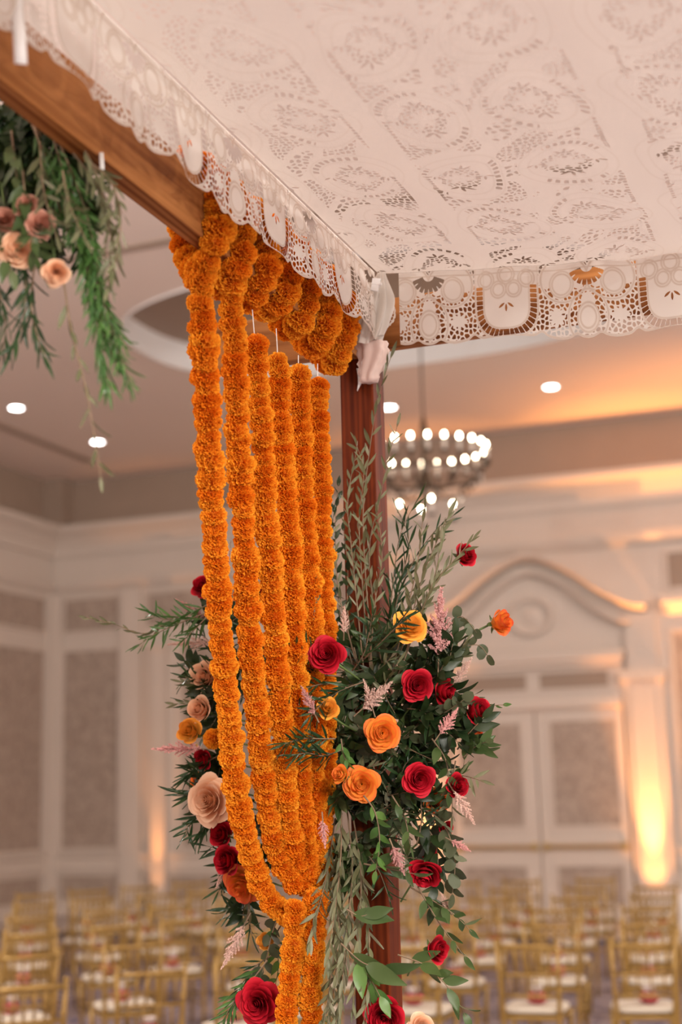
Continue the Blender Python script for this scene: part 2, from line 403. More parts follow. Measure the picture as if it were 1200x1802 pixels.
def pediment():
    r = empty('trim_40', (DC, YB, 4.05)); struct(r, 'arched pediment moulding above the double door', 'trim')
    ctl = [(-1.85,4.70),(-1.6,4.74),(-1.15,4.98),(-.6,5.38),(0,5.60),(.6,5.38),(1.15,4.98),(1.6,4.74),(1.85,4.70)]
    def spl(u):
        n = len(ctl)-1; f = u*n; i = min(int(f), n-1); t = f-i
        p0, p1, p2, p3 = ctl[max(i-1,0)], ctl[i], ctl[i+1], ctl[min(i+2,n)]
        return tuple(.5*((2*p1[k])+(-p0[k]+p2[k])*t+(2*p0[k]-5*p1[k]+4*p2[k]-p3[k])*t*t+(-p0[k]+3*p1[k]-3*p2[k]+p3[k])*t**3) for k in (0,1))
    for off, h, d, nm, sc in ((0, .12, .34, 'arch_moulding', 1.0), (-.24, .10, .20, 'inner_arch_moulding', .86)):
        b = MB(); n = 40
        for i in range(n+1):
            x, z = spl(i/n); x *= sc; z = z+off-4.05
            b.v += [(x, 0, z-h/2), (x, -d*.6, z-h/2), (x, -d, z+h*.1), (x, -d, z+h/2), (x, 0, z+h/2)]
        for i in range(n):
            for k in range(4): q = i*5+k; b.f.append((q, q+1, q+6, q+5))
        b.f.append((0,1,2,3,4)); b.f.append(tuple(n*5+k for k in (4,3,2,1,0)))
        b.obj(nm, CREAM, r)
    # oval cartouche
    b = MB(); pts = [(.34*math.cos(2*PI*i/24), -.05, .62+.28*math.sin(2*PI*i/24)) for i in range(25)]
    b.tube(pts, .045, 8).obj('cartouche_ring', CREAM, r)
    MB().lathe([(0.001,-.05),(.1,-.03),(.16,0)], 16).obj('cartouche_boss', CREAM, r).matrix_basis = Matrix.Translation((0,0,.62)) @ Matrix.Rotation(-PI/2, 4, 'X')
pediment()

# uplights: small cans at the foot of the columns
def uplight(x, y, label, power, tgt, spread=44):
    r = empty('floor_uplight', (x, y, 0)); tag(r, label, 'lamp', 'amber uplights along the back wall')
    MB().lathe([(.001,.0),(.09,.0),(.10,.03),(.03,.05),(.03,.07)], 16).obj('base', BLACK, r)
    MB().lathe([(.001,.06),(.075,.07),(.085,.10),(.085,.20),(.075,.20),(.07,.17)], 16).obj('can', BLACK, r)
    MB().lathe([(.001,.172),(.07,.172)], 16).obj('lens', emit('amber_lens', (1,.45,.12), 6), r)
    for pw, sp in ((power*.6, spread), (power*.045, 84)):
        l = bpy.data.lights.new('uplight_beam', 'SPOT'); l.energy = pw; l.color = (1.0,.38,.09); l.spot_size = math.radians(sp); l.spot_blend = 1.0; l.shadow_soft_size = .05
        o = bpy.data.objects.new('uplight_beam', l); link(o); o.parent = r; o.location = (0,0,.22)
        o.rotation_euler = (Vector(tgt)-Vector((x,y,.22))).to_track_quat('-Z','Y').to_euler()
uplight(-3.60, 21.80, 'amber floor uplight at the foot of the column right of the door', 2300, (-3.60, 22.02, 2.6), 34)
uplight(-1.00, 21.55, 'amber floor uplight on the back wall beyond the right panels', 2600, (-1.6, 21.9, 5.5), 62)
uplight(-7.07, 21.80, 'amber floor uplight at the foot of the column left of the door', 1300, (-7.07, 22.02, 2.6), 34)
uplight(-12.01, 21.88, 'amber floor uplight by the slim pilaster near the left corner', 330, (-12.01, 22.1, 2.2), 32)

# recessed downlights
LENS = emit('downlight_lens', (1.0,.95,.93), 14)
def downlight(x, y, label):
    r = empty('downlight', (x, y, ZC)); tag(r, label, 'lamp', 'recessed ceiling downlights')
    MB().lathe([(.13,0),(.13,-.012),(.10,-.016),(.095,0)], 20).obj('trim_ring', WHITEP, r)
    MB().lathe([(.001,-.006),(.097,-.006)], 20).obj('lens', LENS, r)
downlight(-11.88, 17.48, 'recessed downlight at the far left edge of the ceiling')
downlight(-11.87, 19.81, 'recessed downlight behind the tip of the hanging olive sprig')
downlight(-4.30, 19.93, 'recessed downlight in the ceiling above the chandelier, to its right')
downlight(-6.82, 19.93, 'recessed downlight just right of the wooden post')

# ------------------------------------------------------------------ chandelier
def chandelier(x, y, z):
    r = empty('chandelier', (x, y, z)); tag(r, 'round candle chandelier with glowing bulbs and dark scrolled arms', 'chandelier')
    CAND = plain('candle_sleeve', (.72,.66,.60), .5); BULB = emit('warm_bulb', (1.0,.84,.60), 28); CRY = plain('crystal', (.75,.68,.62), .1, spec=.9)
    MB().lathe([(.001,-.62),(.03,-.6),(.05,-.5),(.03,-.42),(.09,-.3),(.04,-.1),(.03,.2),(.05,.4),(.02,.55),(.012,.6),(.012,1.95),(.10,1.97),(.12,2.04),(.001,2.04)], 14).obj('stem', IRON, r)
    ring = MB(); ring.tube([(.72*math.cos(2*PI*i/36), .72*math.sin(2*PI*i/36), -.22) for i in range(37)], .018, 6); ring.obj('ring', IRON, r)
    arm = MB(); arm.tube([(.04,0,-.30),(.22,0,-.46),(.45,0,-.46),(.62,0,-.30),(.72,0,-.20),(.79,0,-.16),(.79,0,-.08)], [.014]*5+[.012,.02], 6); armm = arm.mesh('arm', IRON, True)
    sc = MB(); sc.tube([(.60+.10*math.cos(a)*(1-a/9), 0, -.36+.10*math.sin(a)*(1-a/9)) for a in np.linspace(0, 6.5, 14)], .014, 5); scm = sc.mesh('scroll', IRON)
    cup = MB().lathe([(.001,-.10),(.05,-.08),(.06,-.06),(.02,-.06)], 10).mesh('cup', IRON)
    sl = MB().lathe([(.02,-.06),(.02,.10),(.001,.10)], 10).mesh('sleeve', CAND)
    bl = MB().lathe([(.001,.10),(.014,.11),(.018,.128),(.012,.15),(.001,.165)], 10).mesh('bulb', BULB, True)
    dr = MB().lathe([(.001,-.07),(.018,-.04),(.001,0)], 6).mesh('crystal_drop', CRY)
    for k in range(24):
        M = Matrix.Rotation(2*PI*k/24+.1, 4, 'Z'); T = M @ Matrix.Translation((.79,0,0))
        if k % 3 == 0: inst('arm', armm, r, M); inst('scroll', scm, r, M)
        c = inst('candle', sl, r, T); inst('cup', cup, c); inst('bulb', bl, c)
        inst('crystal_drop', dr, r, M @ Matrix.Translation((.72,0,-.24))); inst('crystal_drop', dr, r, M @ Matrix.Translation((.45,0,-.48)))
    for k in range(4):
        T = Matrix.Rotation(2*PI*k/4+.5, 4, 'Z') @ Matrix.Translation((.34,0,-.70))
        c = inst('candle', sl, r, T); inst('cup', cup, c); inst('bulb', bl, c)
    l = bpy.data.lights.new('chandelier_glow', 'POINT'); l.energy = 150; l.color = (1,.8,.58); l.shadow_soft_size = .03
    o = bpy.data.objects.new('chandelier_glow', l); link(o); o.parent = r; o.location = (0,0,.32)
chandelier(-5.28, 16.75, 6.07)

# ------------------------------------------------------------------ chairs
def chair_parts():
    P = []
    def bam(pts, r): # rod with bamboo rings
        return MB().tube(pts, r, 8)
    for s in (-1, 1):
        b = MB(); b.tube([(s*.175,-.215,0),(s*.185,-.20,.22),(s*.190,-.195,.45),(s*.198,-.215,.66),(s*.205,-.262,.93)], [.013,.015,.017,.016,.013], 8)
        b.lathe([(.012,.0),(.019,.008),(.017,.02),(.001,.028)], 8, (s*.205,-.263,.925)); 
        for z, y in ((.15,-.206),(.32,-.198),(.60,-.208),(.75,-.231)): b.lathe([(.012,-.012),(.0205,-.006),(.0205,.006),(.012,.012)], 8, (s*(.18+.024*z), y, z))
        P.append(('back_post', b.mesh('back_post', GOLD, True)))
        b = MB(); b.tube([(s*.185,.19,0),(s*.195,.195,.22),(s*.20,.20,.445)], [.013,.016,.018], 8)
        for z in (.14,.30): b.lathe([(.012,-.012),(.021,-.006),(.021,.006),(.012,.012)], 8, (s*(.185+.034*z),.193,z))
        P.append(('front_leg', b.mesh('front_leg', GOLD, True)))
        P.append(('side_stretcher', bam([(s*.182,-.20,.20),(s*.192,.19,.20)], .009).mesh('side_stretcher', GOLD, True)))
        P.append(('side_stretcher', bam([(s*.184,-.20,.27),(s*.194,.19,.27)], .009).mesh('side_stretcher', GOLD, True)))
    def yb(z): return -.195-.067*max(0,(z-.45)/.48)**1.3
    for nm, z, r in (('top_rail',.90,.016),('back_rail',.715,.012),('lower_back_rail',.575,.012),('seat_back_rail',.435,.012)):
        w = .19+.015*max(0,(z-.45)/.48); P.append((nm, bam([(-w,yb(z),z),(0,yb(z)-.008,z),(w,yb(z),z)], r).mesh(nm, GOLD, True)))
    for k in range(6):
        x = -.15+.06*k; P.append(('spindle', bam([(x,yb(.90)-.004,.90),(x,yb(.715)-.004,.715)], .0075).mesh('spindle', GOLD, True)))
    for k in range(4):
        x = -.13+.0867*k; P.append(('lower_spindle', bam([(x,yb(.715)-.004,.715),(x,yb(.575)-.004,.575)], .007).mesh('lower_spindle', GOLD, True)))
    P.append(('front_stretcher', bam([(-.19,.19,.24),(.19,.19,.24)], .010).mesh('front_stretcher', GOLD, True)))
    P.append(('seat_frame', MB().box(-.205,.205,-.205,.215,.42,.452).mesh('seat_frame', GOLD)))
    def cf(u, v):
        # superellipse pillow
        a = 2*PI*u; ph = -PI/2+PI*v
        def se(w, m): return math.copysign(abs(w)**m, w)
        return (.215*se(math.cos(a),.45)*abs(math.cos(ph))**.35, .005+.215*se(math.sin(a),.45)*abs(math.cos(ph))**.35, .478+.028*math.sin(ph))
    P.append(('cushion', MB().grid(cf, 28, 8).mesh('cushion', CUSH, True)))
    return P
CH = chair_parts()
PETR = plain('red_petals', (.50,.07,.09), .6, noise=.35, nscale=60.); ORG = plain('white_organza', (.80,.74,.72), .6)
def pouch_meshes():
    b = MB()
    def f(u, v):
        a = 2*PI*u; w = 1+.14*math.sin(5*a)+.07*math.sin(9*a+1)
        r = (.055*math.sin(PI*min(1, .08+.80*v))**.6)*w; return (r*math.cos(a), r*math.sin(a)*.85, .055*v)
    b.grid(f, 22, 7); body = b.mesh('petal_heap', PETR, True)
    b = MB()
    def g(u, v):
        a = 2*PI*u; r = .010+.022*v*(1+.3*math.sin(6*a)); return (r*math.cos(a), r*math.sin(a), .050+.032*v)
    b.grid(g, 24, 3); ruff = b.mesh('ruffle', ORG, True)
    rib = MB().lathe([(.011,.046),(.014,.049),(.014,.054),(.011,.057)], 12).mesh('ribbon', PETR)
    return body, ruff, rib
PB = pouch_meshes()
ORD = ['first','second','third','fourth','fifth','sixth','seventh','eighth','ninth','tenth']
taken = [Vector((-8.05, 11.1, 0))]
def chair(mx, my, ang, where, pouch=True):
    a = math.radians(ang); f = Vector((-math.sin(a), math.cos(a), 0))
    c = Vector((mx, my, 0)) + f*.25
    if any((c-t).length < .60 for t in taken): return
    taken.append(c)
    r = empty('chiavari_chair', c, a); tag(r, 'gold chair with ivory cushion, '+where, 'chair', 'gold chairs set out in the ballroom')
    for nm, me in CH: inst(nm, me, r)
    if pouch:
        p = c + f*random.uniform(-.05,.06) + Vector((random.uniform(-.05,.05), 0, 0))
        q = empty('petal_pouch', (p.x, p.y, .5055), random.uniform(0,6)); tag(q, 'red petal pouch on chair '+where, 'petal pouch', 'petal pouches on the chairs')
        q.scale = (1.35,1.35,1.35); inst('petal_heap', PB[0], q); inst('ruffle', PB[1], q); inst('ribbon', PB[2], q)
# right block: rows run left to right, row one is nearest the camera
for rr in range(6):
    cols = range(-3, 3) if rr else range(-2, 2)
    for j, cc in enumerate(cols):
        x = -2.46+.73*cc-.20*rr; y = 9.67+.22*cc+1.42*rr
        if rr == 5 and cc > 0: continue
        chair(x+random.uniform(-.04,.04), y+random.uniform(-.05,.05), 8+random.uniform(-6,6), '%s from left, %s row right of aisle' % (ORD[j], ORD[rr]))
# left block: angled rows
for rr in range(6):
    for j, cc in enumerate(range(-2, 3) if rr else range(-1, 2)):
        x = -4.34+.33*cc-.93*rr; y = 7.87+.68*cc+1.40*rr
        chair(x+random.uniform(-.04,.04), y+random.uniform(-.05,.05), 44+random.uniform(-6,6), '%s from left, %s angled row left of aisle' % (ORD[j], ORD[rr]))
# white draped pedestal by the column and a stand at the left edge
ped = empty('draped_pedestal', (-3.15, 20.4, 0)); tag(ped, 'small white draped pedestal standing before the amber lit column', 'pedestal')
def pf(u, v):
    a = 2*PI*u; k = 1+.05*math.sin(14*a)*(1-v)
    def se(w): return math.copysign(abs(w)**.3, w)
    return (.26*se(math.cos(a))*k, .22*se(math.sin(a))*k, .52*v)
MB().grid(pf, 80, 6).obj('drape', plain('white_drape', (.78,.74,.72), .7), ped, True)
def pt(u, v):
    a = 2*PI*u
    def se(w): return math.copysign(abs(w)**.3, w)
    return (.262*v*se(math.cos(a)), .222*v*se(math.sin(a)), .525)
MB().grid(pt, 80, 2).obj('top_cloth', plain('white_top', (.82,.78,.75), .7), ped)
st = empty('music_stand', (-8.05, 11.1, 0)); tag(st, 'black music stand at the left edge behind the gold chairs', 'stand')
MB().tube([(0,0,.25),(0,0,1.12)], .018, 8).obj('pole', BLACK, st)
for k in range(3):
    a = 2*PI*k/3; MB().tube([(0,0,.32),(.28*math.cos(a),.28*math.sin(a),.012)], .011, 6).obj('leg', BLACK, st)
MB().box(-.25,.25,-.012,.012,1.10,1.42).obj('desk', BLACK, st).rotation_euler = (0,0,.4)
MB().box(-.25,.25,-.06,.012,1.09,1.105).obj('ledge', BLACK, st).rotation_euler = (0,0,.4)

# ------------------------------------------------------------------ wedding canopy frame
stage = struct(MB().box(-2.6, 2.6, -3.0, 4.6, .001, .33).obj('stage_platform', CARPET), 'low carpeted stage platform under the wedding canopy', 'platform')
ZS = .33
fr = empty('wedding_canopy_frame', (-1.27, 3.485, ZS)); tag(fr, 'square canopy frame of reddish stained timber posts and beams', 'canopy frame')
def part_box(name, m, x0, x1, y0, y1, z0, z1, bev=.004):
    cx, cy, cz = (x0+x1)/2, (y0+y1)/2, (z0+z1)/2
    b = MB().box(x0-cx, x1-cx, y0-cy, y1-cy, z0-cz, z1-cz); o = b.obj(name, m, fr)
    o.location = (cx+1.27, cy-3.485, cz-ZS)
    md = o.modifiers.new('bevel', 'BEVEL'); md.width = bev; md.segments = 2
    return o
part_box('post', WOODZ, -1.315, -1.221, 3.44, 3.53, ZS, 3.21)
part_box('post', WOODZ, 1.10, 1.19, 3.44, 3.53, ZS, 3.21)
part_box('post', WOODZ, -1.315, -1.221, 0.98, 1.07, ZS, 3.07)
part_box('post', WOODZ, 1.10, 1.19, 0.98, 1.07, ZS, 3.21)
part_box('beam', WOODX, -1.75, 1.35, 3.532, 3.575, 3.122, 3.262)
part_box('beam', WOODX, -1.40, 1.35, 0.93, 0.978, 3.09, 3.23)
part_box('beam', WOODY, -1.298, -1.253, 0.85, 3.438, 3.068, 3.208)
part_box('beam', WOODY, 1.192, 1.237, 0.85, 3.438, 3.07, 3.21)

# ------------------------------------------------------------------ lace
def lacemat():
    m, nt, b = newmat('ivory_lace')
    a = N(nt, 'ShaderNodeAttribute'); a.attribute_name = 'cord'
    mx = N(nt, 'ShaderNodeMixRGB'); mx.inputs[1].default_value = (.82,.775,.725,1); mx.inputs[2].default_value = (.66,.575,.50,1); nt.links.new(a.outputs['Fac'], mx.inputs[0])
    tc = N(nt, 'ShaderNodeTexCoord'); wv = N(nt, 'ShaderNodeTexNoise', Scale=420., Detail=1.); nt.links.new(tc.outputs['Object'], wv.inputs['Vector'])
    bp = N(nt, 'ShaderNodeBump', Strength=.12, Distance=.001); nt.links.new(wv.outputs['Fac'], bp.inputs['Height'])
    nt.links.new(mx.outputs[0], b.inputs['Base Color']); b.inputs['Roughness'].default_value = .8; b.inputs['Specular IOR Level'].default_value = .2
    nt.links.new(bp.outputs[0], b.inputs['Normal'])
    tr = N(nt, 'ShaderNodeBsdfTranslucent'); nt.links.new(mx.outputs[0], tr.inputs[0])
    ms = N(nt, 'ShaderNodeMixShader'); ms.inputs[0].default_value = .33
    out = nt.nodes['Material Output']; nt.links.new(b.outputs[0], ms.inputs[1]); nt.links.new(tr.outputs[0], ms.inputs[2]); nt.links.new(ms.outputs[0], out.inputs[0])
    return m
LACE = lacemat()
def march(F, U, V, K, mapfn, name, m, extra=None):
    """mesh of the region F>0 on the node grid U x V; K = cord attribute on nodes"""
    ny, nx = F.shape
    F = np.where(np.abs(F) < 1e-7, 1e-7, F); pos = F > 0
    nid = -np.ones(F.shape, int); nid[pos] = np.arange(pos.sum()); cnt = int(pos.sum())
    uu, vv = np.meshgrid(U, V)
    pu = [uu[pos]]; pv = [vv[pos]]; pk = [K[pos]]
    hx = pos[:, :-1] != pos[:, 1:]; hid = -np.ones(hx.shape, int); hid[hx] = cnt+np.arange(hx.sum()); cnt += int(hx.sum())
    t = (F[:, :-1]/(F[:, :-1]-F[:, 1:]+1e-12))
    pu.append((uu[:, :-1]+(uu[:, 1:]-uu[:, :-1])*t)[hx]); pv.append(vv[:, :-1][hx]); pk.append(K[:, :-1][hx])
    vx = pos[:-1] != pos[1:]; vid = -np.ones(vx.shape, int); vid[vx] = cnt+np.arange(vx.sum()); cnt += int(vx.sum())
    t = (F[:-1]/(F[:-1]-F[1:]+1e-12))
    pu.append(uu[:-1][vx]); pv.append((vv[:-1]+(vv[1:]-vv[:-1])*t)[vx]); pk.append(K[:-1][vx])
    pu = np.concatenate(pu); pv = np.concatenate(pv); pk = np.concatenate(pk)
    A, B, C, D = nid[:-1,:-1], nid[:-1,1:], nid[1:,1:], nid[1:,:-1]
    e = {'ab': hid[:-1], 'bc': vid[:,1:], 'cd': hid[1:], 'da': vid[:,:-1], 'a': A, 'b': B, 'c': C, 'd': D}
    case = (pos[:-1,:-1]*1+pos[:-1,1:]*2+pos[1:,1:]*4+pos[1:,:-1]*8)
    tab = {15:['a b c d'],1:['a ab da'],2:['ab b bc'],4:['bc c cd'],8:['cd d da'],3:['a b bc da'],6:['ab b c cd'],12:['bc c d da'],9:['a ab cd d'],
           7:['a b c cd da'],14:['ab b c d da'],13:['a ab bc c d'],11:['a b bc cd d'],5:['a ab da','bc c cd'],10:['ab b bc','cd d da']}
    loops = []; sizes = []
    for k, polys in tab.items():
        mk = case == k
        if not mk.any(): continue
        for p in polys:
            q = np.stack([e[s][mk] for s in p.split()], 1); loops.append(q.ravel()); sizes.append(np.full(len(q), q.shape[1]))
    loops = np.concatenate(loops).astype(np.int32); sizes = np.concatenate(sizes).astype(np.int32)
    co = mapfn(pu, pv)
    if extra is not None:
        ev, ef = extra; base = len(co); co = np.concatenate([co, ev]); pk = np.concatenate([pk, np.zeros(len(ev))])
        loops = np.concatenate([loops, (ef+base).ravel().astype(np.int32)]); sizes = np.concatenate([sizes, np.full(len(ef), 4, np.int32)])
    me = bpy.data.meshes.new(name); me.vertices.add(len(co)); me.vertices.foreach_set('co', co.astype(np.float32).ravel())
    me.loops.add(len(loops)); me.loops.foreach_set('vertex_index', loops)
    me.polygons.add(len(sizes)); st_ = np.zeros(len(sizes), np.int32); st_[1:] = np.cumsum(sizes)[:-1]
    me.polygons.foreach_set('loop_start', st_)
    try: me.polygons.foreach_set('loop_total', sizes)
    except Exception: pass
    me.polygons.foreach_set('use_smooth', np.ones(len(sizes), bool))
    me.update(calc_edges=True); me.validate()
    at_ = me.attributes.new('cord', 'FLOAT', 'POINT'); 
    if len(at_.data) == len(pk): at_.data.foreach_set('value', pk.astype(np.float32))
    me.materials.append(m)
    return me

def vor(u, v, s, seed, jit=.38):
    """F2-F1 like distance to cell border (in metres) for jittered grid of pitch s"""
    iu = np.floor(u/s).astype(int); iv = np.floor(v/s).astype(int)
    d = []
    for a in (-1,0,1):
        for b in (-1,0,1):
            x = iu+a; y = iv+b
            h = np.sin(x*127.1+y*311.7+seed)*43758.5453; h1 = h-np.floor(h)
            g = np.sin(x*269.5+y*183.3+seed*2)*43758.5453; g1 = g-np.floor(g)
            d.append(np.hypot(u-(x+.5+(h1-.5)*2*jit)*s, v-(y+.5+(g1-.5)*2*jit)*s))
    d = np.sort(np.stack(d), 0); return (d[1]-d[0])*.5
def el(u, v, cu, cv, ru, rv_): # signed: <0 inside ellipse (approx metres)
    k = np.hypot((u-cu)/ru, (v-cv)/rv_); return (k-1)*min(ru, rv_)
def leafholes(u, v, cu, cv, s=.010):
    """three small leaf slits; returns solid field (positive solid)"""
    F = np.full(u.shape, 1.0)
    for ang in (-.95, 0, .95):
        du, dv = math.sin(ang), math.cos(ang)
        a = (u-cu)*du+(v-cv)*dv; b = (u-cu)*dv-(v-cv)*du
        w = np.where((a > .3*s) & (a < 2.6*s), .32*s*np.sin(np.clip((a-.3*s)/(2.3*s), 0, 1)*PI), -1)
        F = np.minimum(F, np.where(w > 0, np.abs(b)-w+.0003, .003))
    return F
def border(s, t):
    """cut-work border, s along, t down from the crease; unit .416. returns (F, cord)"""
    UN = .416
    x = (s+UN/2) % UN - UN/2            # 0 = U motif centre
    ax = np.abs(x); F = np.full(s.shape, .006); K = np.zeros(s.shape)
    def cut(h):                          # h: hole field, >0 in the hole
        nonlocal F; F = np.minimum(F, -h)
    def cord(d, w=.0022):
        nonlocal K; K = np.maximum(K, np.clip(1.4-np.abs(d)/w, 0, 1))
    bot = .163-.010*np.exp(-((ax-.088)/.012)**2)+.008*np.exp(-((ax-.145)/.03)**2)+.012*np.exp(-((ax-.208)/.03)**2)-.005*np.exp(-((ax-.178)/.010)**2)
    # U ladder
    rr = (np.abs(x/.0705)**2.6+np.abs(np.maximum(t-.085,0)/.0705)**2.6)**(1/2.6)
    dU = (rr-1)*.0705
    top = .043
    ang = np.where(t < .085, (t-.085), .085*np.arctan2(np.maximum(t-.085,0), ax)*.82)
    rung = np.abs(((ang/.0112) % 1.0)-.5)*.0112
    lad = np.minimum.reduce([.0085-np.abs(dU), .0047-rung, t-top])
    cut(np.where(t < bot-.002, lad, -.003)); cord(dU-.011); cord(dU+.011)
    K = np.where((t < .04) & (np.abs(np.abs(dU)-.011) < .004), K*.4, K)
    # leaves in the U
    F = np.minimum(F, np.where((ax < .05) & (t > .07) & (t < .125), leafholes(x, t, 0.0, .082), .006))
    # net zones beside the U with a flower in the middle
    out = dU > .0135
    net = vor(x*1.0+.003, t, .0125, 3.3)-.0016
    fx, ft = .128, .120
    th = np.arctan2(t-ft, ax-fx); fl = np.hypot(ax-fx, t-ft)-(.018+.0055*np.cos(8*th))
    arcT = .078+.55*np.maximum(ax-.145, 0)*0
    arc = el(ax, t, .15, .035, .060, .052)            # big lobe above: solid oval with net rim
    oval_ = el(ax, t, .143, .046, .030, .030)
    egg = el(ax, t, .208, .128, .027, .034)
    archE = el(ax, t, .208, .125, .050, .062)
    z1 = np.minimum.reduce([dU-.0135, bot-.006-t, arc-.004, archE-.004, fl])
    cut(np.minimum(net, np.where(z1 > 0, z1, z1)))
    z2 = np.minimum.reduce([-archE-.004, egg-.002, bot-.006-t, np.hypot(ax-.208, t-.088)-.017])
    cut(np.minimum(net, z2))
    z3 = np.minimum.reduce([-arc-.004, oval_-.002, t-.050, dU-.0135, np.hypot(ax-.185, t-.045)-.015])
    cut(np.minimum(net, z3))
    # fan at the egg top
    an = np.arctan2(ax-.208, t-.008); rd = np.hypot(ax-.208, t-.008)
    fan = np.minimum.reduce([.0028-np.abs(((an/.33) % 1.0)-.5)*.33*rd*.55+.0, rd-.016, .046-rd, archE-.003])
    cut(np.where((np.abs(an) < 1.3), fan, -.003))
    for d in (arc, archE, egg, oval_, egg+.007, oval_+.006): cord(d)
    for cx, ct, r in ((.020,.052,.020),(.053,.028,.021),(.0,.018,.022)): cord(np.hypot(ax-cx, t-ct)-r); cord(np.hypot(ax-cx, t-ct)-r+.006)
    cord(bot-.003-t, .003); cord(t-.012, .0018)
    F = np.minimum(F, bot-t)
    return F, K
def canopy_field(x, y):
    """x,y in world metres"""
    F = np.full(x.shape, .006); K = np.zeros(x.shape)
    x0, y0 = x, y
    x = x+.016*np.sin(y0*11+1)+.010*np.sin(y0*23+x0*9); y = y+.020*np.sin(x0*13+2)+.012*np.sin(x0*27-y0*7)
    net = vor(x, y, .0135, 7.7)-.0019; net2 = vor(x+.5, y+.2, .018, 1.7)-.0030
    PU, PV = .235, .30
    cx = (x+1.12) % PU - PU/2; cy = (y+.07) % PV - PV/2
    row = np.floor((x+1.12)/PU)+np.floor((y+.07)/PV)
    r = np.hypot(cx/.088, cy/.115); d = (r-1)*.088; th = np.arctan2(cy/.115, cx/.088)
    lad = np.minimum(.0062-np.abs(d), .0054-np.abs(((th*5.2) % 1.0)-.5)*.0185)
    band = np.minimum(np.abs(x0+.885)-.030, np.abs(x0+.395)-.034)
    edge = np.minimum.reduce([x0+1.150, 3.385-y0])
    lad = np.where((np.sin(2*th+row*2.7)+.5*np.sin(5*th+row) > .15), lad, -.004)
    F = np.minimum(F, -np.minimum(np.minimum(lad, band), edge-.012))
    # ring of petals inside the medallion, net between
    fl = np.hypot(cx, cy)-(.030+.010*np.cos(6*th))
    z = np.minimum.reduce([fl, .052-np.hypot(cx, cy*.8), band, edge-.01])
    F = np.minimum(F, -np.minimum(net, z))
    lf = np.minimum(leafholes(cx, np.abs(cy), 0, .055, .0125), leafholes(np.abs(cx), cy, .060, -.01, .011))
    F = np.minimum(F, np.where(band > .004, lf, .006))
    # net fields in the spandrels, broken up by large flowers
    n = np.sin(x*31+2.1*np.sin(y*17))+np.sin(y*27+1.7*np.sin(x*23+1.))+.6*np.sin((x+y)*47)
    sp = np.minimum.reduce([d-.016, (n-.35)*.02, band-.004, edge-.012])
    F = np.minimum(F, -np.minimum(net, sp))
    sp2 = np.minimum.reduce([d-.014, (-n-1.05)*.02, band-.004, edge-.012]); F = np.minimum(F, -np.minimum(net2, sp2))
    # ladder edging on the bands
    for c, w in ((-.885,.038),(-.395,.044)):
        q = np.abs(np.abs(x0-c)-w); lad2 = np.minimum(.0042-q, .0045-np.abs(((y0/.014) % 1.0)-.5)*.014)
        lad2 = np.where(np.sin(y*21+c*9) > .1, lad2, -.004); F = np.minimum(F, -np.minimum(lad2, edge-.012))
    for dd in (np.abs(d)-.011, fl): K = np.maximum(K, np.clip(1.3-np.abs(dd)/.002, 0, 1)*.25)
    return F, K
XA, YA = -1.180, 3.400
def zcan(x, y):
    sx = np.sin(PI*np.clip((x-XA)/2.38, 0, 1)); sy = np.sin(PI*np.clip((YA-y)/2.38, 0, 1))
    r = .006*np.sin(y*19+x*3)*sx*np.clip((YA-y)/.2, 0, 1) + .004*np.sin(x*31-y*5)*sx
    return 3.283-.085*sx*(1+.30*sy)+r
def build_canopy():
    h = .0026
    U = np.arange(XA, .12, h); V = np.arange(1.45, YA, h)
    uu, vv = np.meshgrid(U, V); F, K = canopy_field(uu, vv)
    # coarse remainder of the cloth
    ev = []; ef = []
    def patch(x0, x1, y0, y1, nx, ny):
        b0 = len(ev)
        for j in range(ny+1):
            for i in range(nx+1):
                x = x0+(x1-x0)*i/nx; y = y0+(y1-y0)*j/ny; ev.append((x, y, float(zcan(x, y))))
        for j in range(ny):
            for i in range(nx): q = b0+j*(nx+1)+i; ef.append((q, q+1, q+nx+2, q+nx+1))
    patch(U[-1], 1.17, 1.02, YA, 40, 80); patch(XA, U[-1], 1.02, V[0], 50, 16)
    me = march(F, U, V, K, lambda a, b: np.stack([a, b, zcan(a, b)], 1), 'canopy_cloth', LACE, (np.array(ev), np.array(ef)))
    return me
lace = empty('lace_canopy_cloth', (0,0,0)); tag(lace, 'ivory cut-work lace cloth stretched overhead with scalloped hanging border', 'lace cloth')
inst('cloth', build_canopy(), lace)
def build_drop_right():
    h = .0019; U = np.arange(0.055, 1.37, h); V = np.arange(0.0, .218, h)
    uu, vv = np.meshgrid(U, V); F, K = border(uu-.345, vv*.85)
    def mp(s, t):
        x = XA+s; z = zcan(x, np.full(x.shape, YA))-t
        y = YA+.004*np.sin(s*13)*(t/.17)+.006*np.sin(s*29+1)*(t/.17)**1.5 - .010*np.clip(t/.17,0,1)
        return np.stack([x, y, z], 1)
    return march(F, U, V, K, mp, 'hanging_border', LACE)
def build_drop_left():
    h = .0021; U = np.arange(0.02, 2.0, h); V = np.arange(0.0, .218, h)
    uu, vv = np.meshgrid(U, V); F, K = border(uu-.27, vv*.875)
    def mp(s, t):
        y = YA-s; z = zcan(np.full(y.shape, XA), y)-t
        x = XA-.006+.006*np.sin(s*17)*(t/.17)+.006*np.sin(s*37+2)*(t/.17)**1.4 + .012*np.clip(t/.17,0,1)
        return np.stack([x, y, z], 1)
    return march(F, U, V, K, mp, 'hanging_border', LACE)
inst('hanging_border', build_drop_right(), lace); inst('hanging_border', build_drop_left(), lace)
